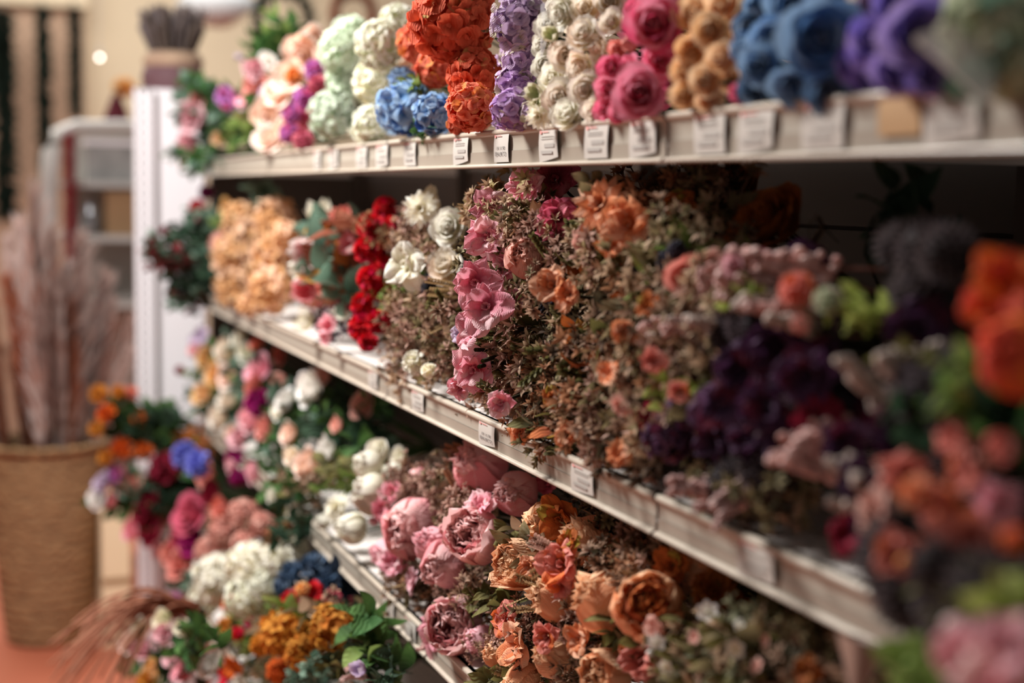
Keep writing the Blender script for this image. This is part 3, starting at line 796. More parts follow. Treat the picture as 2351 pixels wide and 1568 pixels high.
BQ('bouquet', 'full bouquet of cream roses with pointed buds on the top shelf', 'top shelf bouquets', S1T,
   [('rose', 1342, 78, 40, 0, 'cream'), ('rose', 1300, 128, 38, -.005, 'cream'), ('rose', 1268, 180, 36, -.01, 'cream_white'), ('rose', 1332, 152, 36, 0, 'cream'), ('rose', 1285, 225, 38, -.01, 'cream'),
    ('rose', 1345, 205, 34, 0, 'cream'), ('rose', 1302, 262, 38, -.01, 'cream_white'), ('rose', 1362, 258, 30, 0, 'cream'), ('rose', 1402, 50, 28, .01, 'cream'), ('rose', 1372, 110, 30, .01, 'cream'),
    ('rose', 1290, 30, 40, .0, 'cream_white'), ('rose', 1345, 20, 36, .02, 'cream'), ('rose', 1400, 5, 36, .04, 'cream'), ('rose', 1250, 148, 30, -.0, 'cream_white'), ('rose', 1385, 155, 26, .02, 'cream'),
    ('rose', 1262, 60, 34, 0, 'cream_white'), ('rose', 1245, 105, 28, 0, 'cream_white'), ('dahlia', 1236, 268, 30, -.02, 'cream_white'),
    ('magnolia', 1225, 212, 22, -.03, 'bud_cream'), ('dahlia', 1232, 235, 24, -.02, 'bud_cream'), ('magnolia', 1262, 78, 22, -.02, 'bud_cream'), ('rose', 1325, 232, 26, .02, 'cream'), ('rose', 1255, 255, 26, -.0, 'cream')], [], face=F_TOP)
BQ('bouquet', 'bouquet of hot pink roses large and small right of the cream roses', 'top shelf bouquets', S1T,
   [('rose', 1502, 58, 66, -.01, 'rose_pink', (-.5, -.85, .1)), ('rose', 1468, 212, 54, -.015, 'rose_pink', (-.55, -.82, .12)), ('rose', 1515, 142, 44, .01, 'hot_pink', (-.5, -.85, 0)), ('bud', 1440, 100, 32, 0, 'salmon'),
    ('rose', 1402, 155, 30, -.005, 'hot_pink'), ('rose', 1395, 205, 28, -.01, 'rose_pink'), ('rose', 1388, 248, 28, -.01, 'hot_pink'), ('rose', 1422, 262, 24, -.02, 'rose_pink'), ('rose', 1440, 150, 26, .01, 'hot_pink'),
    ('rose', 1530, 200, 34, .03, 'hot_pink'), ('rose', 1462, 20, 34, .02, 'hot_pink'), ('rose', 1540, 8, 36, .04, 'hot_pink'), ('rose', 1415, 112, 22, .01, 'salmon'), ('rose', 1440, 182, 22, .0, 'rose_pink')], [], face=F_TOP)
BQ('bouquet', 'bouquet of small peach apricot roses between the pink and the blue roses', 'top shelf bouquets', S1T,
   [('rose', 1632, 70, 42, 0, 'peach_rose'), ('rose', 1590, 118, 40, -.005, 'peach_rose'), ('rose', 1655, 132, 36, .0, 'peach_rose'), ('rose', 1568, 165, 36, -.01, 'peach_rose'), ('rose', 1618, 185, 38, -.01, 'peach_rose'),
    ('rose', 1572, 218, 32, -.01, 'peach_rose'), ('rose', 1628, 222, 32, -.0, 'peach_rose'), ('rose', 1590, 30, 42, .02, 'peach_rose'), ('rose', 1655, 15, 44, .03, 'peach_rose'), ('rose', 1672, 180, 30, .03, 'peach_rose'), ('rose', 1672, 85, 30, .03, 'peach_rose')], [], face=F_TOP)
BQ('flower', 'single bright pink bloom peeping out under the blue roses', 'top shelf bouquets', S1T, [('carnation', 1696, 214, 26, .0, 'hot_pink')], [], face=F_TOP, cat='flower')
BQ('bouquet', 'bouquet of large steel blue roses on the top shelf', 'top shelf bouquets', S1T,
   [('rose', 1882, 88, 84, -.01, 'blue_rose', (-.45, -.88, .1)), ('rose', 1742, 150, 48, -.02, 'blue_rose'), ('rose', 1770, 85, 46, 0, 'blue_rose'), ('rose', 1820, 195, 46, -.005, 'blue_rose'), ('rose', 1722, 60, 38, .02, 'navy_blue'),
    ('rose', 1900, 215, 44, .0, 'navy_blue'), ('rose', 1810, 12, 50, .03, 'blue_rose'), ('rose', 1905, 0, 56, .04, 'blue_rose'), ('rose', 1725, 205, 34, 0, 'navy_blue'), ('rose', 1745, 15, 36, .05, 'blue_rose'), ('hydrangea', 1712, 110, 34, 0, 'blue_rose')], [], face=F_TOP)
BQ('bouquet', 'bouquet of violet purple roses at the right of the top shelf', 'top shelf bouquets', S1T,
   [('rose', 2112, 75, 80, -.01, 'purple_rose', (-.45, -.88, .05)), ('rose', 2000, 95, 56, -.01, 'purple_rose'), ('rose', 2060, 165, 56, -.01, 'purple_rose'), ('rose', 2132, 172, 50, -.01, 'purple_rose'), ('rose', 1962, 150, 40, .01, 'purple_rose'),
    ('rose', 1992, 190, 40, .01, 'purple_rose'), ('rose', 1985, 15, 46, .03, 'lilac_hyd'), ('rose', 2060, 10, 56, .02, 'purple_rose'), ('rose', 2150, 5, 50, .02, 'purple_rose')], [], face=F_TOP)
BQ('bouquet', 'blurred sage green bouquet at the upper right corner', 'top shelf bouquets', S1T,
   [('hydrangea', 2262, 70, 96, -.02, 'sage_pale'), ('hydrangea', 2340, 150, 80, .0, 'sage_pale'), ('hydrangea', 2345, 20, 70, .02, 'sage_pale'), ('hydrangea', 2215, 20, 50, 0, 'sage_pale')],
   [('big_leaves', 10, (2310, 130, 50, 90), (-.03, .03), .09, ['lime_leaf', 'eucalyptus'])], face=F_TOP)
# cellophane sleeve at the foot of the sage bouquet
M_CELLO = bpy.data.materials.new('milky_cellophane'); nt, out = nodes(M_CELLO)
pb = nt.nodes.new('ShaderNodeBsdfPrincipled'); pb.inputs['Base Color'].default_value = srgb('e4ded4'); pb.inputs['Roughness'].default_value = .15; pb.inputs['Alpha'].default_value = .55
nt.links.new(pb.outputs[0], out.inputs[0])
def sleeve(px_top, px_tip, X, r0, m, label):
    a = at_x(*px_top, X); b = at_x(*px_tip, X - .01)
    o = empty('cellophane_sleeve', b); tag(o, label, 'wrapper')
    T = frame(a - b); L = np.linalg.norm(a - b); n = 22
    G = np.zeros((8, n, 3))
    for i in range(8):
        t = i / 7
        for j in range(n):
            f = 2 * math.pi * j / n; rr = r0 * (.12 + .88 * t) * (1 + .10 * math.sin(5 * f + 2 * t))
            G[i, j] = T @ np.array([math.cos(f) * rr, math.sin(f) * rr * .5, t * L])
    B = Buf(); B.grid(G, .5, .5, wrap=True); mesh_obj('film', B, m, o)
sleeve((2205, 90), (2262, 232), -.035, .030, M_CELLO, 'milky cellophane cone sticking over the rail at the upper right')
M_GLASSY = bpy.data.materials.new('clear_cellophane'); nt, out = nodes(M_GLASSY)
pb = nt.nodes.new('ShaderNodeBsdfPrincipled'); pb.inputs['Base Color'].default_value = srgb('e8e4e8'); pb.inputs['Roughness'].default_value = .06; pb.inputs['Alpha'].default_value = .22
pb.inputs['Specular IOR Level'].default_value = 1.0
nt.links.new(pb.outputs[0], out.inputs[0])
sleeve((1262, 10), (1243, 130), .0, .018, M_GLASSY, 'clear cellophane wrapper edge between lilac hydrangea and cream roses')

# --- middle shelf, far to near
F_MID = (-.85, -.45, .12)
mg = 'middle shelf bouquets'
BQ('bouquet', 'eucalyptus bunch with dark red berries at the far end of the middle shelf', mg, S2T,
   [('carnation', 452, 475, 20, .0, 'red'), ('carnation', 474, 442, 18, .03, 'magenta'), ('rose', 455, 500, 14, 0, 'pink'), ('carnation', 350, 555, 12, -.10, 'burgundy'), ('carnation', 378, 530, 12, -.08, 'burgundy')],
   [('round_leaves', 26, (440, 560, 60, 80), (-.06, .04), .15, ['eucalyptus', 'dark_leaf']), ('round_leaves', 20, (430, 660, 60, 60), (-.06, .04), .14, ['eucalyptus', 'dark_leaf', 'crimson_leaf']), ('leaves', 12, (370, 580, 40, 50), (-.12, -.05), .12, ['crimson_leaf', 'eucalyptus'])], face=F_MID)
BQ('bouquet', 'wide stack of tan dried hydrangea heads on the middle shelf', mg, S2T,
   [('pointed_cluster', 560, 520, 56, .03, 'tan_hyd'), ('pointed_cluster', 632, 505, 52, .06, 'tan_hyd'), ('pointed_cluster', 540, 590, 56, 0, 'tan_hyd'), ('pointed_cluster', 628, 590, 56, .03, 'tan_hyd'), ('pointed_cluster', 545, 660, 54, 0, 'tan_hyd'),
    ('pointed_cluster', 622, 665, 54, .01, 'tan_hyd'), ('pointed_cluster', 580, 700, 34, 0, 'tan_hyd'), ('rose', 522, 482, 28, .03, 'apricot'), ('pointed_cluster', 510, 560, 30, .0, 'blush'), ('pointed_cluster', 655, 540, 36, .04, 'tan_hyd')],
   [('big_leaves', 5, (592, 445, 16, 20), (.03, .06), .10, 'eucalyptus'), ('leaves', 6, (520, 500, 24, 24), (.0, .04), .08, 'lime_leaf')], face=F_MID, jitter=.12)
BQ('bouquet', 'white and pink magnolia bouquet with brown leaves beside the red column', mg, S2T,
   [('magnolia', 732, 486, 36, .02, 'cream_white', (-.5, -.5, .9)), ('magnolia', 782, 496, 30, .03, 'salmon', (-.4, -.5, .8)), ('magnolia', 700, 582, 44, -.02, 'magnolia'), ('magnolia', 800, 560, 34, .03, 'magnolia_pink'), ('magnolia', 698, 665, 40, -.02, 'magnolia_pink'),
    ('magnolia', 748, 660, 30, .01, 'salmon'), ('magnolia', 694, 735, 32, -.03, 'cream_white'), ('magnolia', 752, 745, 26, -.02, 'light_pink'), ('magnolia', 785, 715, 26, .0, 'cream_white'), ('magnolia', 745, 775, 22, -.03, 'light_pink'), ('magnolia', 680, 620, 26, -.02, 'cream_white')],
   [('big_leaves', 22, (745, 590, 70, 90), (-.0, .08), .13, ['brown_leaf', 'rust', 'brown_leaf']), ('big_leaves', 6, (740, 620, 40, 30), (-.03, .02), .12, 'eucalyptus'), ('star', 12, (755, 730, 50, 40), (-.02, .03), .07, ['burgundy', 'crimson_leaf', 'plum']), ('big_leaves', 8, (740, 540, 60, 40), (.02, .08), .13, ['eucalyptus', 'brown_leaf'])], face=F_MID)
BQ('bouquet', 'column of bright scarlet red blooms on the middle shelf', mg, S2T,
   [('carnation', 885, 478, 30, .05, 'red'), ('carnation', 850, 520, 34, .01, 'red'), ('carnation', 843, 575, 34, .0, 'red'), ('carnation', 885, 580, 28, .04, 'red'), ('carnation', 895, 525, 28, .05, 'red'), ('carnation', 848, 640, 32, .0, 'red'), ('carnation', 885, 672, 28, .03, 'red'),
    ('carnation', 835, 700, 32, -.01, 'red'), ('carnation', 830, 752, 34, -.02, 'red'), ('carnation', 868, 738, 30, .0, 'red'), ('carnation', 845, 785, 26, -.02, 'red'), ('carnation', 870, 625, 26, .03, 'red')],
   [('star', 8, (862, 520, 36, 40), (-.01, .02), .07, 'dried_orange'), ('star', 12, (875, 680, 40, 80), (-.01, .03), .08, ['dried_pale', 'dried', 'lime_leaf'])], face=F_MID, stem='stem')
BQ('bouquet', 'cream roses among brown dried sprigs, right of the scarlet column', mg, S2T,
   [('dahlia', 965, 478, 40, .03, 'cream_white'), ('rose', 1032, 522, 42, .05, 'cream_white', (-.6, -.75, .3)), ('open_round', 932, 606, 50, -.01, 'cream_white'), ('rose', 1022, 610, 42, .05, 'cream'), ('carnation', 950, 832, 28, -.01, 'cream_white'), ('open', 985, 462, 28, .06, 'bud_cream'), ('carnation', 985, 850, 18, -.0, 'cream_white')],
   [('star', 22, (935, 545, 60, 45), (-.01, .05), .09, ['dried_pale', 'dried', 'dried_pink']), ('star', 85, (960, 745, 85, 105), (-.02, .08), .10, ['dried', 'dried_pink', 'dried_olive', 'dried_pale']), ('wheat', 14, (960, 720, 85, 100), (-.02, .04), .10, 'wheat'), ('fern_frond', 12, (970, 740, 80, 110), (-.02, .04), .09, 'fern'),
    ('fern_frond', 3, (925, 460, 25, 15), (.0, .05), .08, 'dried_pink'), ('thistle', 4, (970, 690, 60, 50), (.0, .04), .06, 'berry'), ('star', 30, (960, 850, 90, 35), (-.02, .05), .09, ['dried', 'dried_pink', 'dried_pale'])], face=(-.72, -.66, .18), stem='stem', grow=1.1, push=-0.015)
BQ('bouquet', 'rose pink open blooms with a black berry and curled fern frond, in sharp focus', mg, S2T,
   [('open', 1208, 432, 44, .05, 'pink'), ('open', 1275, 412, 48, .10, 'deep_pink'), ('open', 1282, 500, 42, .06, 'deep_pink'), ('open', 1130, 480, 40, .03, 'pink'), ('open', 1118, 545, 42, .01, 'pink'), ('peony', 1202, 588, 48, .03, 'blush'),
    ('open', 1092, 648, 50, -.01, 'pink'), ('open', 1118, 705, 52, -.01, 'pink'), ('open', 1085, 762, 42, -.01, 'pink'), ('open', 1088, 850, 44, -.01, 'pink'), ('open', 1172, 690, 30, .03, 'pink'), ('open', 1150, 925, 28, -.01, 'pink'), ('open', 1055, 890, 26, -.01, 'pink'), ('open', 1160, 610, 34, .03, 'pink'), ('open', 1060, 765, 24, .01, 'lilac_pale')],
   [('star', 26, (1165, 480, 80, 60), (-.01, .05), .10, ['dried_pale', 'dried', 'dried_olive', 'dried_orange']), ('star', 28, (1165, 610, 80, 70), (-.01, .05), .09, ['dried_olive', 'dried', 'dried_pale']), ('star', 50, (1115, 810, 85, 110), (-.02, .06), .10, ['dried', 'dried_pink', 'dried_pale', 'dried_orange']),
    ('star', 16, (1110, 915, 80, 30), (-.02, .03), .09, ['dried_pink', 'dried']), ('wheat', 12, (1170, 560, 90, 100), (-.02, .03), .10, 'wheat'), ('wheat', 12, (1120, 780, 80, 120), (-.03, .02), .10, 'wheat'), ('fern_frond', 3, (1072, 482, 26, 12), (.0, .01), .09, 'fern'), ('star', 5, (1140, 455, 40, 20), (-.02, .0), .08, 'dried_pale'), ('star', 5, (1175, 505, 40, 25), (-.02, .0), .08, ['dried', 'dried_pink']), ('star', 5, (1120, 600, 40, 30), (-.03, -.01), .08, 'dried_olive'), ('star', 5, (1190, 650, 40, 40), (-.01, .01), .08, 'dried'), ('wheat', 4, (1110, 740, 40, 40), (-.04, -.02), .08, 'wheat'), ('star', 5, (1130, 890, 60, 30), (-.03, -.01), .08, ['dried_pink', 'dried_orange']), ('fern_frond', 14, (1110, 700, 90, 210), (-.02, .03), .08, ['fern', 'dried_olive']),
    ('berry', 1, (1136, 543, 4, 4), (.0, .0), .08, 'berry'), ('berry', 1, (1268, 470, 4, 4), (.04, .04), .09, 'berry'), ('berry', 3, (1240, 640, 20, 60), (.0, .02), .07, 'berry'), ('leaves', 16, (1150, 520, 90, 60), (.0, .06), .09, ['olive', 'dried_orange']), ('leaves', 14, (1150, 700, 90, 120), (.0, .06), .08, ['olive', 'dried_olive'])], face=(-.72, -.66, .18), stem='stem', grow=1.2, push=-0.03)
# cut stem ends poking out among the pink blooms
B = Buf(); e0 = at_x(1100, 815, -.04)
hr = empty('cut_stems', e0); tag(hr, 'four thick brown green cut stem ends poking out below the pink blooms', 'stems')
for (px, py, qx, qy) in ((1092, 803, 1180, 805), (1083, 824, 1180, 812), (1108, 829, 1190, 802), (1100, 842, 1180, 818)):
    a = at_x(px, py, -.045); b = at_x(qx, qy, .05); B = Buf()
    tube(B, np.linspace(a, b, 5) - e0, .0028, .0026, 10); tube(B, np.array([a, a + (b - a) * .006]) - e0, .0015, .0028, 10, pv=(1, 1))
    mesh_obj('cut_stem', B, mat('stem'), hr)
DRY = ['dried', 'dried_pink', 'dried_olive', 'dried_orange', 'dried_pale', 'dried_dark']
BQ('bouquet', 'orange star shaped blooms under dark dried sprigs, beneath the shelf edge', mg, S2T,
   [('dahlia', 1378, 470, 60, .03, 'orange_open'), ('open', 1442, 515, 54, .03, 'orange_open'), ('open', 1268, 655, 40, .0, 'orange_open'), ('open', 1305, 675, 32, .01, 'orange_open'), ('open', 1410, 560, 30, .02, 'orange_open'), ('open', 1560, 470, 34, .10, 'rust'), ('open', 1340, 550, 26, .02, 'blush')],
   [('star', 60, (1430, 580, 190, 120), (-.01, .08), .11, DRY), ('star', 30, (1530, 430, 130, 50), (.06, .16), .12, ['dried_dark', 'dried', 'dried_orange']), ('leaves', 16, (1420, 560, 170, 110), (.0, .08), .10, ['olive', 'dried_olive', 'rust']), ('star', 24, (1300, 590, 90, 70), (-.02, .03), .09, ['dried_pale', 'dried_pink', 'dried']),
    ('wheat', 14, (1400, 620, 160, 110), (-.01, .05), .10, 'wheat'), ('leaves', 3, (1360, 440, 20, 20), (.0, .03), .06, ['dried_olive']), ('berry', 4, (1500, 590, 90, 40), (-.01, .02), .07, 'berry')], face=(-.72, -.66, .18), stem='stem', grow=1.2, push=-0.02)
BQ('bouquet', 'dense brown dried sprig bouquet with few orange blooms above the middle rail ticket', mg, S2T,
   [('open', 1432, 762, 28, -.02, 'orange_open'), ('open', 1400, 860, 28, -.02, 'orange_open'), ('open', 1195, 990, 26, -.0, 'orange_open'), ('open', 1300, 1000, 26, -.01, 'orange_open'), ('open', 1420, 1045, 26, -.01, 'orange_open'), ('open', 1270, 915, 22, -.0, 'rust')],
   [('star', 95, (1300, 820, 150, 150), (-.02, .05), .10, DRY), ('star', 70, (1350, 930, 130, 100), (-.03, .03), .10, DRY), ('wheat', 30, (1270, 860, 130, 160), (-.03, .02), .10, 'wheat'), ('fern_frond', 14, (1280, 850, 130, 160), (-.03, .02), .08, ['fern', 'dried_olive']), ('leaves', 26, (1300, 870, 150, 150), (-.02, .05), .08, ['olive', 'dried_olive', 'rust']),
    ('star', 30, (1230, 950, 90, 50), (-.02, .03), .09, ['dried_dark', 'dried', 'dried_orange'])], face=(-.72, -.66, .18), stem='stem', grow=1.2, push=-0.015)
BQ('bouquet', 'copper dried sprig bouquet with peach rosettes, left of the plum purple mass', mg, S2T,
   [('rose', 1578, 635, 44, .02, 'dusty_coral'), ('open', 1640, 600, 26, .03, 'blush'), ('open', 1500, 830, 28, -.02, 'salmon'), ('open', 1430, 930, 28, -.03, 'blush'), ('rose', 1680, 610, 24, .0, 'light_pink'), ('open', 1490, 700, 26, .0, 'rust'), ('open', 1560, 900, 24, -.02, 'dusty_coral')],
   [('star', 90, (1530, 740, 140, 150), (-.03, .06), .11, DRY), ('star', 60, (1450, 920, 120, 120), (-.04, .03), .11, DRY), ('leaves', 24, (1540, 700, 130, 130), (-.02, .05), .10, ['lime_leaf', 'olive', 'dried_olive']), ('spike', 8, (1520, 745, 80, 30), (-.05, -.01), .10, ['spike_pink', 'spike_white']), ('spike', 6, (1650, 640, 50, 60), (-.03, .0), .12, 'spike_pink'),
    ('leaves', 4, (1720, 690, 30, 30), (-.03, .02), .05, 'lime_leaf'), ('star', 30, (1400, 1000, 100, 50), (-.03, .03), .09, ['dried', 'dried_orange', 'dried_pink']), ('star', 20, (1560, 520, 90, 70), (.04, .12), .12, ['dried', 'dried_olive'])], face=(-.72, -.66, .18), stem='stem', grow=1.15, push=-0.02)
BQ('flower', 'big dark brown rose in the shadow at the back of the middle shelf', mg, S2T, [('rose', 1762, 505, 96, .13, 'brown_rose', (-.75, -.2, .6)), ('rose', 1690, 425, 54, .18, 'brown_rose', (-.6, -.3, .6))],
   [('fern_frond', 3, (1885, 512, 20, 10), (.12, .16), .08, 'dried_dark'), ('leaves', 5, (2080, 480, 60, 40), (.16, .22), .12, 'dark_leaf')], face=F_MID, stem='stem', cat='flower', bind_x=.34)
BQ('bouquet', 'plum purple petals with pale pink spikes and lime buds right on the middle shelf', mg, S2T,
   [('open', 1790, 800, 70, .02, 'plum'), ('open', 1700, 850, 60, .0, 'plum'), ('open', 1850, 860, 66, .0, 'plum'), ('open', 1650, 930, 56, -.01, 'plum_light'), ('open', 1760, 930, 60, -.01, 'plum'), ('open', 1690, 760, 50, .03, 'plum_light'), ('open', 1880, 760, 56, .04, 'plum'),
    ('bud', 1832, 742, 36, -.02, 'salmon', (-.9, -.3, .3)), ('carnation', 1830, 665, 38, .0, 'dusty_coral'), ('open', 1760, 620, 44, .06, 'plum_light'), ('open', 1850, 600, 50, .09, 'plum'), ('carnation', 1900, 690, 30, .0, 'sage_pale')],
   [('spike', 8, (1740, 690, 90, 50), (-.04, .0), .10, ['spike_white', 'spike_pink']), ('spike', 7, (1680, 640, 50, 60), (-.02, .02), .13, 'spike_pink'), ('leaves', 6, (1940, 720, 50, 50), (-.02, .02), .045, 'green_bud'), ('leaves', 5, (1700, 670, 30, 50), (-.02, .0), .05, 'green_bud'), ('star', 16, (1650, 760, 60, 60), (-.03, .02), .10, ['dried_pink', 'dried_olive']),
    ('thistle', 4, (1650, 730, 50, 60), (-.03, 0), .075, 'thistle'), ('star', 18, (1800, 900, 130, 60), (-.01, .04), .10, 'plum')], face=(-.72, -.66, .18), stem='stem', grow=1.15, push=-0.02)
BQ('bouquet', 'burgundy and violet cluster bouquet at the rail joint of the middle shelf', mg, S2T,
   [('hydrangea', 1530, 1010, 54, -.01, 'plum_light'), ('hydrangea', 1580, 940, 44, .0, 'plum'), ('open', 1640, 1010, 44, -.01, 'plum'), ('open', 1720, 1010, 50, -.01, 'plum'), ('hydrangea', 1500, 960, 34, -.01, 'burgundy'), ('open', 1800, 1010, 50, -.01, 'plum'), ('open', 1940, 1010, 50, -.01, 'plum'), ('open', 1880, 960, 56, 0, 'burgundy')],
   [('thistle', 7, (1650, 1090, 80, 40), (-.04, -.0), .08, ['grey_thistle', 'thistle']), ('thistle', 6, (1830, 920, 90, 50), (-.04, .0), .08, ['thistle', 'grey_thistle']), ('leaves', 10, (1560, 930, 60, 60), (-.03, .0), .07, ['green_bud', 'dried_olive']), ('spike', 4, (1820, 1020, 50, 40), (-.06, -.03), .10, 'spike_pink'),
    ('spike', 4, (1540, 1110, 36, 24), (-.06, -.04), .08, 'spike_pink'), ('spike', 3, (1625, 1170, 22, 40), (-.06, -.04), .08, 'spike_pink'), ('star', 16, (1600, 880, 80, 60), (-.03, .02), .10, ['dried_pink', 'dried']), ('star', 16, (1690, 1120, 120, 40), (-.03, .02), .10, ['dried_dark', 'dried_olive'])], face=(-.72, -.66, .18), stem='stem', grow=1.1, push=-0.01)
BQ('bouquet', 'near bouquet with white blossom spikes, dark thistles and a vivid green leaf', mg, S2T,
   [('open', 2060, 1000, 60, .0, 'plum'), ('open', 1980, 1110, 60, -.02, 'plum'), ('open', 2010, 1200, 60, -.03, 'plum'), ('open', 1950, 1230, 50, -.01, 'burgundy'), ('open', 2100, 760, 70, .05, 'plum'), ('open', 2120, 1290, 60, -.04, 'dusty_coral')],
   [('spike', 3, (1990, 815, 50, 50), (-.05, -.03), .09, 'spike_white'), ('spike', 5, (1920, 1110, 45, 55), (-.06, -.03), .09, ['spike_white', 'spike_pink']), ('thistle', 6, (2100, 620, 60, 110), (-.0, .05), .095, 'grey_thistle'), ('thistle', 8, (2090, 940, 90, 80), (-.06, -.0), .09, ['thistle', 'grey_thistle']), ('leaves', 3, (2160, 870, 20, 30), (-.08, -.05), .06, 'lime_leaf'),
    ('leaves', 4, (2100, 840, 40, 40), (-.02, .0), .07, ['olive']), ('thistle', 12, (2060, 1320, 90, 70), (-.09, -.05), .085, 'grey_thistle'), ('thistle', 3, (2060, 540, 40, 40), (.02, .06), .09, 'grey_thistle'), ('leaves', 7, (2150, 930, 60, 40), (-.04, .0), .08, ['leaf', 'dark_leaf'])], face=(-.72, -.66, .18), stem='stem', grow=1.1, push=-0.02)
BQ('bouquet', 'foreground bouquet of dusty coral blooms spilling over the middle rail at the right', mg, S2T,
   [('open', 2080, 1090, 64, -.06, 'dusty_coral'), ('open_round', 2010, 1180, 60, -.06, 'blush'), ('open', 2150, 1150, 74, -.08, 'dusty_coral'), ('carnation', 2105, 1130, 40, -.10, 'orange_open'), ('open', 2230, 1080, 70, -.06, 'dusty_coral'), ('open', 2060, 1270, 54, -.08, 'dusty_coral'), ('bud', 2075, 1290, 34, -.10, 'orange_core'),
    ('open_round', 2230, 1230, 74, -.08, 'dusty_coral'), ('bud', 2320, 1240, 66, -.10, 'vivid_coral'), ('open', 2290, 1160, 60, -.06, 'pink'), ('open', 2190, 1010, 50, -.05, 'salmon'), ('magnolia', 2300, 1030, 46, -.08, 'salmon'), ('open', 2160, 1300, 50, -.08, 'dusty_coral')],
   [('thistle', 6, (2140, 1290, 50, 50), (-.12, -.08), .085, 'grey_thistle'), ('leaves', 10, (2250, 1340, 100, 50), (-.08, -.04), .08, ['olive', 'dark_leaf']), ('leaves', 7, (2210, 965, 60, 30), (-.06, -.02), .08, ['leaf', 'dark_leaf'])], face=F_MID, stem='stem')
BQ('bouquet', 'big vivid coral red peonies at the right edge of the picture', mg, S2T,
   [('peony', 2330, 810, 118, -.07, 'vivid_coral', (-.8, -.3, .3)), ('open', 2320, 640, 84, -.05, 'vivid_coral'), ('open', 2262, 690, 54, -.05, 'vivid_coral'), ('bud', 2262, 740, 40, -.06, 'vivid_coral')],
   [('leaves', 8, (2300, 950, 60, 40), (-.04, .0), .10, ['dark_leaf', 'leaf'])], face=F_MID, stem='stem')
BQ('bouquet', 'pale pink and lime bouquet in the lower right corner hanging over the rail', mg, S2T,
   [('open_round', 2205, 1500, 80, -.14, 'light_pink'), ('open_round', 2320, 1490, 90, -.14, 'light_pink'), ('bud', 2180, 1440, 44, -.13, 'white'), ('open_round', 2270, 1560, 80, -.15, 'magnolia_pink')],
   [('leaves', 14, (2240, 1400, 110, 50), (-.13, -.08), .08, ['green_bud', 'olive', 'olive']), ('thistle', 8, (2180, 1390, 100, 40), (-.12, -.08), .10, 'grey_thistle'), ('leaves', 8, (2120, 1540, 40, 40), (-.12, -.08), .07, 'lime_leaf')], face=F_MID, stem='stem')

# --- lower shelf
lg = 'lower shelf bouquets'
F_LOW = (-.88, -.38, .25)
BQ('bouquet', 'yellow and cream roses at the far end of the lower shelf', lg, S3T,
   [('rose', 470, 822, 30, -.02, 'apricot'), ('rose', 512, 805, 34, .0, 'cream'), ('rose', 492, 860, 32, -.02, 'apricot'), ('rose', 462, 905, 28, -.04, 'apricot'), ('rose', 520, 865, 28, .0, 'peach_pale'), ('rose', 520, 915, 30, -.01, 'cream'), ('rose', 498, 960, 30, -.03, 'cream'), ('rose', 545, 775, 26, .03, 'cream_white'), ('rose', 562, 812, 24, .03, 'ivory_hyd'),
    ('open', 462, 775, 26, .0, 'lilac_pale'), ('open', 445, 800, 20, 0, 'magnolia_pink'), ('carnation', 412, 850, 12, -.04, 'burgundy'), ('rose', 535, 1000, 26, -.02, 'peach_pale'), ('rose', 590, 785, 24, .05, 'dusty_coral')],
   [('leaves', 26, (500, 860, 70, 100), (-.03, .05), .12, ['eucalyptus', 'leaf', 'lime_leaf'])], face=F_LOW)
BQ('bouquet', 'pink and deep magenta bouquet in the middle of the far lower shelf', lg, S3T,
   [('rose', 592, 845, 36, .02, 'pink'), ('rose', 578, 885, 32, .0, 'salmon'), ('carnation', 592, 925, 34, -.01, 'magenta'), ('rose', 570, 965, 36, -.02, 'light_pink'), ('rose', 605, 985, 30, -.01, 'salmon'), ('rose', 548, 1005, 30, -.03, 'light_pink'), ('carnation', 540, 1052, 26, -.04, 'magenta'), ('carnation', 548, 1095, 24, -.05, 'magenta'),
    ('rose', 578, 1085, 28, -.03, 'light_pink'), ('rose', 530, 1072, 22, -.06, 'light_pink'), ('magnolia', 640, 875, 26, .05, 'blush'), ('rose', 640, 815, 24, .08, 'dusty_coral')],
   [('leaves', 22, (600, 930, 70, 110), (-.02, .06), .12, ['eucalyptus', 'dark_leaf', 'leaf'])], face=F_LOW)
BQ('bouquet', 'white roses with dark green leaves under the middle shelf edge', lg, S3T,
   [('rose', 706, 890, 44, .02, 'white'), ('rose', 652, 920, 32, -.0, 'white'), ('rose', 832, 932, 38, .10, 'blush'), ('rose', 660, 995, 30, -.02, 'peach_pale'), ('rose', 700, 1068, 44, -.02, 'peach_pale'), ('rose', 745, 1030, 34, .01, 'white'), ('rose', 668, 1050, 26, -.03, 'cream'), ('rose', 636, 945, 22, -.01, 'cream_white'),
    ('rose', 770, 975, 22, .05, 'blush'), ('rose', 622, 1140, 20, -.05, 'cream_white'), ('rose', 740, 860, 26, .05, 'blush')],
   [('leaves', 16, (770, 970, 90, 70), (.02, .12), .14, ['leaf', 'dark_leaf']), ('leaves', 14, (640, 1010, 70, 110), (-.02, .05), .11, ['leaf', 'eucalyptus']), ('leaves', 14, (660, 1130, 50, 40), (-.05, .0), .10, ['leaf', 'dark_leaf', 'olive']), ('star', 10, (690, 1120, 40, 40), (-.05, -.01), .08, 'dried')], face=F_LOW)
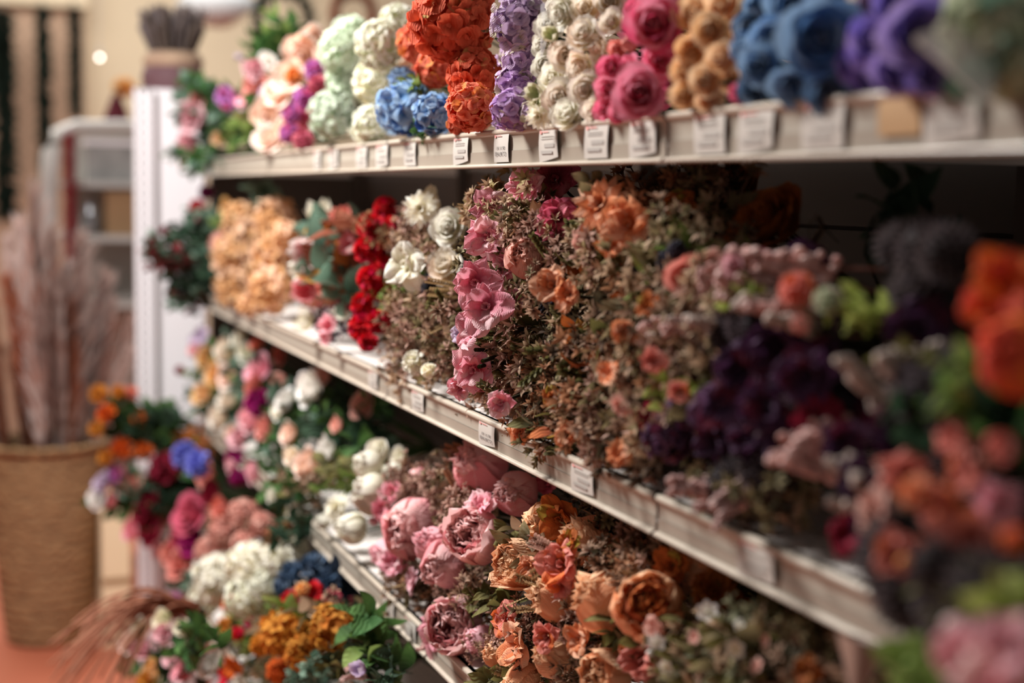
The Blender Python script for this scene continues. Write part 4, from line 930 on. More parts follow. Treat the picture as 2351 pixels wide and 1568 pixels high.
BQ('bouquet', 'stack of white peonies left of the pink peonies', lg, S3T,
   [('peony', 838, 1066, 46, .0, 'white_peony'), ('peony', 842, 1130, 54, -.01, 'white_peony'), ('peony', 800, 1214, 46, -.015, 'white_peony'), ('rose', 868, 1030, 28, .04, 'cream_white'), ('dahlia', 768, 1165, 38, -.02, 'white_peony'), ('peony', 738, 1196, 24, -.02, 'white_peony'), ('peony', 900, 1085, 34, .04, 'white_peony'), ('peony', 1000, 1060, 30, .13, 'white_peony'), ('rose', 915, 1050, 26, .07, 'cream_white')],
   [('leaves', 8, (770, 1080, 40, 40), (.0, .04), .10, ['lime_leaf', 'olive'])], face=F_LOW)
BQ('bouquet', 'pink peonies with brown sprigs directly beneath the middle shelf rail', lg, S3T,
   [('peony', 1092, 1062, 78, .07, 'peony_pink'), ('peony', 1178, 1130, 62, .07, 'peony_pink'), ('open', 1105, 1165, 40, .03, 'pink'), ('peony', 955, 1098, 30, .06, 'peony_pink'), ('open', 900, 1135, 34, .02, 'pink'), ('bud', 1050, 1120, 30, .06, 'deep_pink'), ('open', 1255, 1110, 30, .12, 'deep_pink')],
   [('star', 40, (1000, 1130, 90, 60), (.01, .08), .09, ['dried', 'dried_pink', 'dried_olive']), ('fern_frond', 5, (1030, 1050, 40, 30), (.03, .07), .09, 'dried_orange'), ('star', 12, (905, 1100, 40, 40), (.01, .04), .07, 'dried_pink')], face=F_LOW, stem='stem')
BQ('bouquet', 'coral pink peonies with a ruffled pink rosette above the lower rail', lg, S3T,
   [('peony_wide', 1085, 1228, 66, .015, 'peony_pink', (-.75, -.55, .35)), ('peony', 935, 1212, 72, .0, 'peony_pink'), ('peony', 985, 1245, 46, .0, 'light_pink'), ('peony', 1010, 1302, 56, .0, 'peony_pink'), ('peony', 880, 1272, 38, -.01, 'light_pink'), ('open', 905, 1290, 36, -.01, 'pink'), ('bud', 1022, 1215, 32, .01, 'peony_pink'), ('bud', 855, 1195, 18, .0, 'light_pink'),
    ('peony_wide', 1040, 1440, 70, .0, 'peony_pink', (-.62, -.72, .3)), ('open', 1005, 1485, 50, .01, 'pink'), ('peony', 1095, 1470, 40, .02, 'light_pink'), ('open', 875, 1170, 24, .0, 'pink'), ('open', 950, 1330, 30, .0, 'light_pink')],
   [('star', 60, (990, 1350, 110, 50), (-.01, .04), .09, ['dried', 'dried_pink', 'dried_dark', 'dried_orange']), ('star', 20, (930, 1310, 60, 50), (-.01, .03), .07, ['dried_pink', 'dried']), ('fern_frond', 5, (900, 1325, 30, 20), (-.02, .0), .08, 'fern'), ('leaves', 6, (1110, 1395, 40, 20), (.0, .03), .09, 'olive'), ('spike', 2, (950, 1530, 20, 10), (-.03, -.02), .07, 'spike_pink'),
    ('star', 12, (1000, 1160, 70, 40), (.01, .05), .07, 'dried_pink'), ('star', 8, (1090, 1480, 60, 30), (-.01, .01), .06, 'dried_pink')], face=F_LOW, stem='stem', grow=1.12)
BQ('bouquet', 'peach orange peonies with brown fern fronds below the rail ticket', lg, S3T,
   [('peony_wide', 1186, 1292, 64, .01, 'peony_peach', (-.95, -.25, .2)), ('peony', 1238, 1205, 58, .05, 'peony_peach'), ('peony', 1340, 1232, 68, .05, 'peony_peach', (-.75, -.1, .65)), ('open', 1285, 1190, 46, .04, 'rust'), ('open', 1290, 1295, 50, .0, 'dusty_coral'), ('open', 1305, 1250, 34, .01, 'rust'), ('open', 1290, 1340, 34, .0, 'dusty_coral'),
    ('peony', 1264, 1370, 62, .01, 'peony_peach', (-.97, -.15, .2)), ('open_round', 1440, 1210, 60, .10, 'brown_rose'), ('open', 1215, 1300, 28, -.01, 'orange_open')],
   [('star', 30, (1380, 1290, 90, 60), (.01, .07), .09, ['dried', 'dried_orange', 'dried_dark']), ('fern_frond', 3, (1215, 1245, 14, 14), (-.02, -.01), .09, 'dried_pink'), ('fern_frond', 3, (1200, 1320, 20, 10), (-.03, -.02), .08, 'fern'), ('fern_frond', 3, (1170, 1385, 20, 8), (-.02, -.01), .07, 'fern'), ('star', 16, (1360, 1180, 80, 30), (.05, .10), .09, ['dried_dark', 'dried_olive']),
    ('leaves', 8, (1200, 1270, 60, 60), (.0, .04), .08, ['olive', 'dried_olive'])], face=F_LOW, stem='stem', grow=1.12)
BQ('bouquet', 'largest peach peonies, one facing out with a deep brown heart', lg, S3T,
   [('peony', 1372, 1370, 76, .01, 'peony_peach', (-.93, -.1, .38)), ('peony_wide', 1488, 1388, 86, .01, 'peony_peach', (-.55, -.72, .42)), ('peony_wide', 1486, 1384, 50, .0, 'peony_core', (-.5, -.75, .42)), ('peony', 1590, 1290, 70, .08, 'peony_peach'), ('open', 1640, 1360, 50, .08, 'brown_rose'), ('open', 1540, 1300, 40, .05, 'rust'), ('open', 1700, 1400, 44, .12, 'brown_rose')],
   [('star', 26, (1430, 1290, 70, 40), (.01, .06), .09, ['dried', 'dried_orange', 'dried_pink']), ('star', 14, (1320, 1440, 50, 30), (.0, .03), .08, ['dried_pink', 'dried']), ('leaves', 8, (1420, 1450, 60, 30), (.01, .04), .08, 'olive'), ('leaves', 14, (1720, 1360, 90, 60), (.10, .20), .11, ['dried_dark', 'olive'])], face=F_LOW, stem='stem', grow=1.12)
BQ('bouquet', 'orange petals and peach peonies at the bottom edge of the picture', lg, S3T,
   [('open_round', 1160, 1420, 36, .0, 'dusty_coral'), ('open', 1190, 1480, 50, -.0, 'orange_open'), ('peony', 1132, 1500, 34, -.0, 'peony_peach'), ('peony', 1262, 1500, 56, .0, 'peony_peach'), ('open', 1255, 1460, 34, -.01, 'dusty_coral'), ('peony_wide', 1385, 1550, 62, .01, 'peony_peach'), ('open', 1470, 1510, 50, .02, 'dusty_coral'), ('open', 1330, 1470, 36, .0, 'orange_open'), ('peony', 1190, 1570, 50, 0, 'peony_peach')],
   [('star', 36, (1230, 1450, 90, 50), (-.01, .03), .08, ['dried', 'dried_pink', 'dried_dark']), ('fern_frond', 8, (1190, 1545, 60, 20), (-.02, .01), .08, 'fern'), ('star', 20, (1300, 1540, 90, 30), (-.0, .03), .08, ['dried', 'dried_orange']), ('leaves', 8, (1150, 1540, 50, 30), (-.0, .02), .08, 'olive')], face=F_LOW, stem='stem', grow=1.12)
BQ('bouquet', 'small white daisies and grey green sprigs at the bottom right under the rail', lg, S3T,
   [('daisy', 1626, 1405, 30, -.0, 'white', (-.6, -.7, .4)), ('daisy', 1508, 1475, 24, -.03, 'white'), ('bud', 1490, 1500, 16, -.03, 'white'), ('daisy', 1690, 1490, 26, -.02, 'cream_white'), ('daisy', 1595, 1462, 20, -.02, 'blush'), ('daisy', 1700, 1435, 20, .0, 'white'), ('daisy', 1530, 1530, 20, -.03, 'cream_white'), ('daisy', 1640, 1460, 18, -.01, 'white'), ('daisy', 1760, 1470, 18, .0, 'blush'), ('open_round', 1500, 1440, 26, -.02, 'blush'),
    ('open_round', 1850, 1540, 40, .0, 'brown_rose'), ('daisy', 1740, 1530, 22, -.01, 'blush')],
   [('leaves', 50, (1600, 1500, 150, 70), (-.03, .04), .09, ['grey_green', 'olive', 'dried_olive']), ('star', 40, (1640, 1500, 170, 60), (-.03, .04), .09, ['grey_green', 'dried_pale', 'dried']), ('star', 40, (1830, 1540, 120, 60), (-.0, .06), .10, ['dried', 'dried_olive', 'dried_dark']), ('leaves', 20, (1850, 1500, 90, 50), (.04, .14), .10, ['dried_dark', 'olive'])], face=F_LOW, stem='stem')
sleeve((1985, 1470), (1960, 1600), -.02, .028, plain('brown_wrap_film', '8a7468', .3, noise=.3, scale=40, col2='6e5a50'), 'crumpled brownish wrapper standing under the rail at the bottom right')

# --- bottom shelf and the aisle side
bg_ = 'bottom shelf bouquets'
F_BOT = (-.86, -.36, .38)
BQ('bouquet', 'orange blossom bunch with dark green leaves beside the woven basket', bg_, S4T,
   [('carnation', 228, 905, 24, .0, 'marigold'), ('carnation', 245, 950, 24, -.02, 'deep_orange'), ('carnation', 272, 900, 18, .02, 'marigold'), ('carnation', 320, 960, 20, .02, 'deep_orange'), ('carnation', 300, 905, 20, .05, 'dusty_coral'), ('carnation', 280, 1030, 28, .0, 'deep_orange'), ('carnation', 330, 1035, 26, .02, 'deep_orange'), ('carnation', 245, 1050, 22, -.02, 'marigold'), ('carnation', 222, 985, 20, -.03, 'marigold')],
   [('leaves', 16, (290, 960, 50, 50), (.0, .06), .13, ['dark_leaf', 'leaf']), ('round_leaves', 16, (355, 975, 40, 40), (.02, .08), .15, ['eucalyptus', 'leaf']), ('star', 12, (430, 1000, 50, 30), (.03, .08), .12, ['dried_orange', 'rust'])], face=F_BOT)
BQ('bouquet', 'pale lilac and pink blooms jutting into the aisle by the basket', bg_, S4T,
   [('rose', 232, 1110, 30, -.03, 'lilac_pale'), ('rose', 222, 1145, 24, -.04, 'white'), ('rose', 262, 1090, 26, -.02, 'orchid'), ('rose', 252, 1150, 22, -.03, 'magnolia_pink'), ('rose', 305, 1108, 30, -.01, 'salmon'), ('rose', 285, 1080, 20, .0, 'pink')],
   [('leaves', 10, (260, 1120, 50, 40), (-.03, .0), .12, ['eucalyptus', 'leaf'])], face=F_BOT)
BQ('bouquet', 'dark bouquet of burgundy roses with one periwinkle blue bloom', bg_, S4T,
   [('carnation', 378, 1075, 34, .0, 'burgundy'), ('carnation', 425, 1045, 28, .02, 'periwinkle'), ('carnation', 455, 1065, 28, .02, 'periwinkle'), ('rose', 342, 1148, 32, -.01, 'burgundy'), ('rose', 360, 1185, 36, -.01, 'dusty_coral'), ('rose', 438, 1180, 38, .02, 'deep_pink'), ('rose', 415, 1230, 34, .0, 'burgundy'), ('rose', 470, 1090, 26, .05, 'salmon'), ('rose', 345, 1215, 30, -.02, 'burgundy'),
    ('rose', 300, 1220, 22, -.04, 'pink'), ('rose', 482, 1130, 30, .05, 'burgundy'), ('rose', 390, 1270, 26, -.02, 'dusty_coral'), ('rose', 440, 1240, 30, .02, 'magenta'), ('rose', 318, 1180, 20, -.03, 'burgundy'), ('rose', 505, 1170, 26, .06, 'dusty_coral')],
   [('leaves', 20, (400, 1150, 100, 90), (.02, .09), .13, ['dark_leaf', 'leaf']), ('leaves', 8, (330, 1130, 40, 40), (-.0, .04), .10, ['eucalyptus', 'dark_leaf'])], face=F_BOT, grow=1.2, push=-.01)
BQ('bouquet', 'salmon pink roses in front of the dusty rose spikes', bg_, S4T,
   [('rose', 412, 1295, 36, -.02, 'salmon'), ('rose', 430, 1250, 28, .0, 'salmon'), ('rose', 362, 1262, 22, -.03, 'light_pink'), ('rose', 465, 1262, 22, .02, 'dusty_rose'), ('open', 398, 1385, 26, -.02, 'orchid'), ('open', 375, 1375, 20, -.03, 'lilac_hyd')],
   [('leaves', 10, (400, 1320, 50, 40), (-.02, .03), .10, ['eucalyptus', 'dark_leaf'])], face=F_BOT)
BQ('bouquet', 'dusty rose coloured spiky flower bunch above the cream hydrangea', bg_, S4T,
   [('fluffy', 560, 1185, 48, .05, 'dusty_rose'), ('fluffy', 520, 1225, 44, .02, 'dusty_rose'), ('fluffy', 602, 1205, 34, .06, 'dusty_rose'), ('fluffy', 480, 1265, 36, .0, 'dusty_rose'), ('fluffy', 560, 1250, 34, .03, 'dusty_rose')],
   [('star', 16, (600, 1240, 40, 40), (.03, .08), .10, ['dried', 'brown_leaf']), ('leaves', 8, (650, 1200, 40, 40), (.05, .10), .12, ['dark_leaf', 'olive'])], face=F_BOT)
BQ('bouquet', 'big creamy white hydrangea bouquet on the bottom shelf', bg_, S4T,
   [('fluffy', 500, 1330, 66, -.02, 'cream_white'), ('fluffy', 575, 1300, 66, .01, 'cream_white'), ('fluffy', 645, 1290, 52, .05, 'cream_white'), ('fluffy', 470, 1382, 42, -.03, 'ivory_hyd'), ('fluffy', 570, 1370, 56, -.0, 'ivory_hyd'), ('fluffy', 680, 1262, 34, .09, 'cream_white'), ('fluffy', 612, 1345, 44, .02, 'ivory_hyd')],
   [('leaves', 8, (600, 1400, 60, 30), (.0, .04), .09, ['lime_leaf', 'olive'])], face=F_BOT, jitter=.1)
BQ('bouquet', 'navy blue bloom bunch behind the lower rail', bg_, S4T,
   [('carnation', 670, 1318, 34, .06, 'navy_blue'), ('carnation', 722, 1300, 36, .09, 'navy_blue'), ('carnation', 752, 1330, 30, .11, 'navy_blue'), ('carnation', 650, 1345, 24, .04, 'navy_blue')],
   [('leaves', 12, (740, 1330, 50, 40), (.08, .14), .10, 'blue_dark_leaf')], face=F_BOT)
BQ('bouquet', 'red blooms with brown foliage right of the creamy hydrangea', bg_, S4T,
   [('open', 668, 1378, 30, .03, 'red'), ('open', 720, 1362, 32, .05, 'red'), ('open', 765, 1372, 24, .08, 'burgundy'), ('carnation', 695, 1352, 18, .03, 'apricot'), ('open', 690, 1400, 24, .03, 'burgundy')],
   [('star', 26, (720, 1400, 60, 30), (.03, .08), .10, ['dried', 'crimson_leaf', 'brown_leaf']), ('leaves', 12, (760, 1410, 50, 30), (.05, .10), .10, ['olive', 'dark_leaf'])], face=F_BOT)
BQ('bouquet', 'autumn bouquet of orange and mustard florets with round grey leaves', bg_, S4T,
   [('pointed_cluster', 650, 1452, 56, -.01, 'marigold'), ('pointed_cluster', 762, 1440, 58, .02, 'marigold'), ('pointed_cluster', 700, 1500, 46, -.0, 'marigold'), ('carnation', 600, 1480, 28, -.02, 'marigold'), ('pointed_cluster', 640, 1540, 30, -.01, 'deep_orange'), ('carnation', 545, 1455, 18, -.04, 'red'), ('dahlia', 520, 1385, 26, -.04, 'deep_orange'), ('dahlia', 512, 1432, 22, -.04, 'marigold'), ('open', 535, 1530, 30, -.03, 'deep_orange'),
    ('open', 520, 1560, 26, -.03, 'red'), ('magnolia', 822, 1535, 26, .0, 'lilac_pale'), ('open', 575, 1430, 16, -.03, 'burgundy')],
   [('leaves', 30, (600, 1420, 90, 40), (-.03, .03), .11, ['lime_leaf', 'olive', 'dried_olive']), ('round_leaves', 14, (690, 1540, 60, 30), (-.03, .0), .10, 'eucalyptus'), ('big_leaves', 4, (845, 1455, 14, 30), (.03, .05), .12, 'leaf'), ('big_leaves', 3, (880, 1515, 30, 25), (.03, .05), .12, ['lime_leaf', 'leaf']),
    ('leaves', 22, (660, 1530, 120, 40), (-.01, .05), .10, ['olive', 'dark_leaf', 'dried_olive']), ('star', 16, (580, 1540, 70, 40), (-.03, .02), .10, ['dried_pale', 'dried_olive']), ('leaves', 8, (850, 1550, 60, 30), (.02, .08), .09, ['dark_leaf', 'dark_leaf']), ('spike', 4, (790, 1555, 30, 16), (.0, .02), .07, 'spike_pink')], face=F_BOT)

# bucket of small roses standing on the floor in front of the bottom shelf
bk = at_x(400, 1500, -.30); bk[0] = -.34
M_ZINC = plain('zinc_bucket', '9a9894', .4, metal=.8, noise=.3, scale=20, col2='7c7a76')
o = empty('bucket', (bk[0], bk[1], 0)); tag(o, 'zinc flower bucket on the floor in front of the bottom shelf', 'bucket')
def lathe(prof, n=32):
    f = np.linspace(0, 2 * np.pi, n, endpoint=False)
    return np.array([[[r_ * math.cos(a), r_ * math.sin(a), z_] for a in f] for r_, z_ in prof])
B = Buf(); B.grid(lathe([(0, .004), (.10, .004), (.10, 0), (.102, 0), (.13, .26), (.136, .265), (.136, .272), (.128, .272), (.1, .01), (0, .01)]), .5, .5, wrap=True); mesh_obj('pail', B, M_ZINC, o)
BQ('bouquet', 'pale pink and lime rosebuds with glossy leaves at the bottom left corner', 'aisle bouquets', .28,
   [('rose', 320, 1440, 22, -0.30, 'bud_cream'), ('rose', 372, 1425, 24, -0.28, 'bud_cream'), ('rose', 375, 1455, 22, -0.28, 'light_pink'), ('rose', 418, 1440, 20, -0.26, 'bud_cream'), ('rose', 290, 1478, 22, -0.31, 'peach_pale'), ('rose', 330, 1490, 26, -0.30, 'light_pink'), ('rose', 398, 1510, 26, -0.27, 'light_pink'), ('rose', 420, 1540, 30, -0.26, 'pink'),
    ('rose', 350, 1545, 26, -0.29, 'apricot'), ('rose', 478, 1530, 28, -0.23, 'white'), ('rose', 340, 1560, 22, -0.30, 'marigold')],
   [('big_leaves', 9, (430, 1470, 60, 50), (-.29, -.25), .09, ['leaf', 'dark_leaf']), ('leaves', 14, (360, 1520, 80, 50), (-.29, -.25), .10, ['leaf', 'eucalyptus'])], face=(-.6, -.65, .5), bind_x=-.32, grow=1.15, push=-.01)

# ------------------------------------------------------------------ far background
# woven basket with plumes
bs = at_y(108, 1468, 4.62); bs[2] = 0
YB = None
for t in np.linspace(3, 8, 400):       # floor point under the basket foot
    q = CAM + ray(112, 1462) * (t / ray(112, 1462)[1])
    if q[2] <= 0: YB = q[1]; break
q = at_y(112, 1462, YB); bs = np.array([q[0], q[1], 0.0])
dep = depth(bs); mpp = dep / FPX
hB = (1462 - 1015) * mpp * 1.01; rb = 92 * mpp; rt = 132 * mpp
M_WICK = bpy.data.materials.new('woven_wicker'); nt, out = nodes(M_WICK); N = nt.nodes; Lk = nt.links
p = N.new('ShaderNodeBsdfPrincipled'); p.inputs['Roughness'].default_value = .8; Lk.new(p.outputs[0], out.inputs[0])
tc = N.new('ShaderNodeTexCoord'); wv = N.new('ShaderNodeTexWave'); wv.bands_direction = 'Z'; wv.inputs['Scale'].default_value = 9; wv.inputs['Distortion'].default_value = 3; wv.inputs['Detail'].default_value = 3; wv.inputs['Detail Scale'].default_value = 4
Lk.new(tc.outputs['Object'], wv.inputs['Vector'])
mx = N.new('ShaderNodeMix'); mx.data_type = 'RGBA'; mx.inputs[6].default_value = srgb('6e4e32'); mx.inputs[7].default_value = srgb('b48e62'); Lk.new(wv.outputs[0], mx.inputs[0]); Lk.new(mx.outputs[2], p.inputs['Base Color'])
bp = N.new('ShaderNodeBump'); bp.inputs['Strength'].default_value = .9; bp.inputs['Distance'].default_value = .01; Lk.new(wv.outputs[0], bp.inputs['Height']); Lk.new(bp.outputs[0], p.inputs['Normal'])
o = empty('wicker_basket', bs); tag(o, 'tall brown woven wicker basket standing on the floor at the left', 'basket')
prof = [(0, .01), (rb * .98, .0)]
for i in range(33):
    t = i / 32; prof.append((rb + (rt - rb) * t ** .8 + .003 * math.sin(i * 3.1), hB * (.01 + .97 * t)))
prof += [(rt + .012, hB), (rt, hB + .012), (rt - .015, hB), (rt - .02, hB * .9), (rb * .9, .05), (0, .05)]
B = Buf(); B.grid(lathe(prof, 40), .5, .5, wrap=True); mesh_obj('basket_body', B, M_WICK, o)
B = Buf(); f = np.linspace(0, 2 * np.pi, 60)
tube(B, np.stack([(rt + .004) * np.cos(f), (rt + .004) * np.sin(f), np.full(60, hB) + .006 * np.sin(f * 20)], 1), .012, .012, 6); mesh_obj('basket_rim', B, M_WICK, o)
# plumes
def g_plume(rng, n=230, wide=.07):
    B = Buf(); sp = bend(rng, 10, .06); tube(B, sp, .004, .002, 4, pv=(0, .3))
    for i in range(n):
        t = rng.uniform(.45, 1.0); c = np.array([np.interp(t, sp[:, 2], sp[:, 0]), np.interp(t, sp[:, 2], sp[:, 1]), t]); f = rng.uniform(0, 6.3)
        T = frame([math.cos(f) * .35, math.sin(f) * .35, 1]); w = wide * math.sin(min(1, (t - .40) / .6) * 3.0) + .02
        pet(B, rng, 0, 0, 0, w * rng.uniform(1.0, 1.8), .004, [5, 12, 35], Rk=5, shape='point', nu=2, nv=4, T=T, t=c)
    return B
LM['garland_green'] = lambda: P('0e1810', '24342a', '182418', .3)
LM['plume_pink'] = lambda: P('a88478', 'dccac2', 'c89c8c', .3)
LM['plume_grey'] = lambda: P('8c7c78', 'c4b8b4', None)
LM['plume_rust'] = lambda: P('8a4c34', 'c08468', None)
PL = []
for v in range(4):
    me = g_plume(np.random.default_rng(50 + v), wide=(.07, .06, .045, .05)[v]).mesh('plume_shape'); me.materials.clear(); me.materials.append(None); PL.append(me)
plume_px = [(60, 440, 0), (30, 520, 0), (105, 560, 1), (140, 600, 0), (175, 620, 1), (215, 640, 0), (250, 650, 1), (280, 640, 0), (10, 600, 2), (50, 640, 2), (85, 650, 1), (125, 690, 2), (160, 700, 2), (200, 720, 2),
            (235, 720, 1), (265, 730, 0), (20, 700, 2), (70, 740, 2), (110, 770, 1), (150, 790, 2), (190, 800, 2), (40, 800, 2), (225, 800, 0), (0, 780, 1), (90, 860, 2), (270, 800, 0), (-20, 560, 0), (-30, 680, 1), (165, 540, 0), (225, 570, 0), (290, 700, 0), (130, 640, 0), (75, 540, 0)]
pr_ = random.Random(3)
colour_words = {0: 'tall pale pink grass plume standing in the wicker basket', 1: 'grey pink grass plume standing in the wicker basket', 2: 'rusty pink grass plume standing in the wicker basket'}
for i, (px, py, c) in enumerate(plume_px):
    foot = bs + np.array([pr_.uniform(-.6, .6) * rb, pr_.uniform(-.6, .6) * rb, .08])
    tip = at_y(px, py, bs[1] + pr_.uniform(-.10, .10)); L = np.linalg.norm(tip - foot)
    o = bpy.data.objects.new('grass_plume', PL[i % 4]); COL.objects.link(o)
    o.material_slots[0].link = 'OBJECT'; o.material_slots[0].material = mat(('plume_pink', 'plume_grey', 'plume_rust')[c])
    o.location = foot; o.rotation_euler = Matrix(frame(tip - foot, pr_.uniform(0, 6)).tolist()).to_euler(); s = L
    o.scale = (s, s, s); tag(o, colour_words[c], 'plume', colour_words[c].replace('plume', 'plumes') + 's'[:0])
# orange blossom sprays between basket and panel
o = at_y(300, 720, bs[1])
BQ2 = []
def far_item(name, label, cat, B, m, loc, part=None, group=None):
    r = empty(name, loc); tag(r, label, cat, group); mesh_obj(part or 'body', B, m, r); return r

# garlands hanging on the far wall
GM = []
for v in range(3):
    rng = np.random.default_rng(80 + v); B = Buf(); tube(B, np.stack([np.zeros(8), np.zeros(8), -np.linspace(0, 1, 8)], 1), .01, .01, 5)
    for i in range(520):
        t = rng.random(); f = rng.uniform(0, 6.3); T = frame([math.cos(f), math.sin(f), -.3])
        pet(B, rng, 0, 0, 0, rng.uniform(.04, .075), .018, [5, 15, 40], Rk=3, shape='point', nu=3, nv=3, T=T, t=np.array([0, 0, -t]))
    me = B.mesh('garland_shape'); me.materials.clear(); me.materials.append(mat('garland_green')); GM.append(me)
for i, (x0_, x1_, top, bot, lb) in enumerate(((-30, 42, 22, 500, 'widest dark green leaf garland hanging at the left edge of the far wall'), (74, 122, 18, 500, 'dark green leaf garland hanging second from the left on the far wall'), (150, 192, 20, 268, 'shortest dark green leaf garland, third from the left on the far wall'))):
    a = at_y((x0_ + x1_) / 2, top, 8.6); b = at_y((x0_ + x1_) / 2, bot, 8.6); L = a[2] - b[2]
    r = empty('hanging_garland', a); tag(r, lb, 'garland', 'leaf garlands on the far wall')
    o = bpy.data.objects.new('foliage', GM[i]); COL.objects.link(o); o.parent = r; ww = (x1_ - x0_) * depth(a) / FPX / .14
    o.scale = (ww, ww, L)
    B = Buf(); tube(B, [[0, 0, 0], [0, .1, .05], [0, .22, .06]], .01, .01, 5); mesh_obj('hook', B, M_ZINC, r)
# wreath
c = at_y(652, 48, 7.6); mpp7 = depth(c) / FPX; R = 62 * mpp7
rng = np.random.default_rng(5); B = Buf(); f = np.linspace(0, 2 * np.pi, 40)
tube(B, np.stack([R * np.cos(f), 0 * f, R * np.sin(f)], 1), .02, .02, 6)
for i in range(420):
    a = rng.uniform(0, 6.3); d = np.array([math.cos(a), 0, math.sin(a)]); T = frame(d * rng.uniform(-1, 1) + np.array([-d[2], 0, d[0]]) + rng.normal(0, .5, 3))
    pet(B, rng, 0, 0, 0, R * .36, R * .07, [5, 15, 40], Rk=3, shape='point', nu=3, nv=3, T=T, t=d * R)
r = far_item('wreath', 'dark green leaf wreath high on the far wall behind the green spray', 'wreath', B, mat('garland_green'), c, 'foliage')
# white shade hanging from above
a = at_y(500, -60, 7.9); b_ = at_y(505, 62, 7.9); mp8 = depth(a) / FPX
B = Buf(); B.grid(lathe([(.02, .02), (95 * mp8, -(b_[2] - a[2]) * -1 * .55), (25 * mp8, (b_[2] - a[2])), (0, (b_[2] - a[2]) * 1.02)], 24), .5, .5, wrap=True)
far_item('hanging_paper_ornament', 'pale blue white pointed paper ornament hanging at the top', 'ornament', B, plain('white_paper', 'dfe6e8', .8, noise=.1, scale=5), a, 'paper_cone')
# dark shapes right of the wreath: a dried wreath of brown twigs
c = at_y(812, 30, 7.0); mp7 = depth(c) / FPX; R = 48 * mp7; rng = np.random.default_rng(6); B = Buf()
for i in range(26):
    f = np.linspace(0, 2 * np.pi, 30); r_ = R * rng.uniform(.75, 1.15); ph = rng.uniform(0, 6)
    tube(B, np.stack([r_ * np.cos(f), .02 * np.sin(3 * f + ph), r_ * np.sin(f) + .01 * np.sin(2 * f + ph)], 1), .005, .005, 4, pv=(.3, .6), pr=rng.random())
far_item('twig_wreath', 'brown twig wreath on the far wall above the ivory hydrangea', 'wreath', B, mat('brown_leaf'), c, 'twigs')

# rounded white rack with a red tinsel garland
YR = 5.9
M_RACK = plain('grey_white_metal', 'c6c2bc', .45, noise=.2, scale=8, col2='b4afa8')
c0 = at_y(118, 590, YR); mpr = depth(c0) / FPX
def P2(px, py, Y=YR): return at_y(px, py, Y)
pts = [P2(112, 1400), P2(114, 700), P2(118, 420), P2(124, 340), P2(142, 300), P2(175, 290), P2(240, 290), P2(420, 290)]
r = empty('display_rack', (c0[0], YR, 0)); rl = np.array(r.location); tag(r, 'grey white metal rack with rounded corner behind the grass plumes', 'rack')
for dy in (0, .4):
    B = Buf(); pp = np.array(pts) + np.array([0, dy, 0]); pp[0][2] = 0
    tube(B, pp, 15 * mpr, 15 * mpr, 10); mesh_obj('frame_tube', B, M_RACK, r, True, -rl)
for zp in (420, 545, 700):
    B = Buf(); q1 = P2(150, zp); q2 = P2(420, zp); box(B, q1[0], q2[0], YR - .02, YR + .42, q1[2] - .015, q1[2] + .01); mesh_obj('rack_shelf', B, M_RACK, r, False, -rl)
q1 = P2(178, 300); q2 = P2(420, 420); B = Buf(); box(B, q1[0], q2[0], YR + .40, YR + .42, 0.3, q1[2]); mesh_obj('rack_back', B, plain('rack_back_sheet', 'a8a49c', .6, noise=.2, scale=4), r, False, -rl)
# red tinsel
a = P2(158, 305, YR - .12); b_ = P2(160, 600, YR - .12); L = a[2] - b_[2]; rng = np.random.default_rng(9); B = Buf()
tube(B, [[0, 0, 0], [0, 0, -L]], .006, .006, 5)
for i in range(1800):
    t = rng.random() * L; f = rng.uniform(0, 6.3); T = frame([math.cos(f), math.sin(f), rng.normal(0, .4)])
    pet(B, rng, 0, 0, 0, 19 * mpr, .007, [0, 5, 10], Rk=5, shape='point', nu=2, nv=2, T=T, t=np.array([0, 0, -t]))
far_item('tinsel_garland', 'shiny dark red tinsel garland hanging on the white rack', 'garland', B, plain('red_tinsel', '8c0c22', .45, metal=.1), a, 'tinsel')
# things on the rack
def far_box(name, label, cat, x0_, x1_, y0_, y1_, Y, m, d=.22, group=None, lid=None):
    a = at_y(x0_, y1_, Y); b = at_y(x1_, y0_, Y); r = empty(name, ((a[0] + b[0]) / 2, Y + d / 2, a[2])); tag(r, label, cat, group)
    w = (b[0] - a[0]) / 2; h = b[2] - a[2]; B = Buf(); box(B, -w, w, -d / 2, d / 2, 0, h * (.86 if lid else 1)); mesh_obj('body', B, m, r, False)
    if lid: B = Buf(); box(B, -w * 1.04, w * 1.04, -d / 2 - .005, d / 2 + .005, h * .86, h); mesh_obj('lid', B, lid, r, False)
    return r
M_GREYBOX = plain('grey_box_card', '8c8c88', .7, noise=.5, scale=14, col2='c4c0bc')
M_KBOX = plain('kraft_box_card', 'a5825e', .8, noise=.2, scale=10)
far_box('storage_box', 'grey patterned box on the upper shelf of the white rack', 'box', 200, 312, 322, 415, YR + .02, M_GREYBOX, lid=M_WHITE)
far_box('storage_box', 'brown kraft box on the lower shelf of the white rack', 'box', 246, 312, 440, 540, YR + .02, M_KBOX, lid=M_KBOX)
M_GL = plain('silver_glass', 'b0b4b8', .15, metal=.6, noise=.4, scale=20, col2='6c5c50')
a = P2(214, 540); B = Buf(); hh = 88 * mpr; rr = 22 * mpr
B.grid(lathe([(0, 0), (rr * .7, 0), (rr, hh * .2), (rr, hh * .6), (rr * .5, hh * .8), (rr * .55, hh), (0, hh)], 20), .5, .5, wrap=True)
a[1] += .12; far_item('glass_jar', 'silvery glass jar left of the kraft box on the rack', 'jar', B, M_GL, a, 'jar_body')
a = P2(268, 288, YR + .1); B = Buf(); hh = 84 * mpr; rr = 34 * mpr
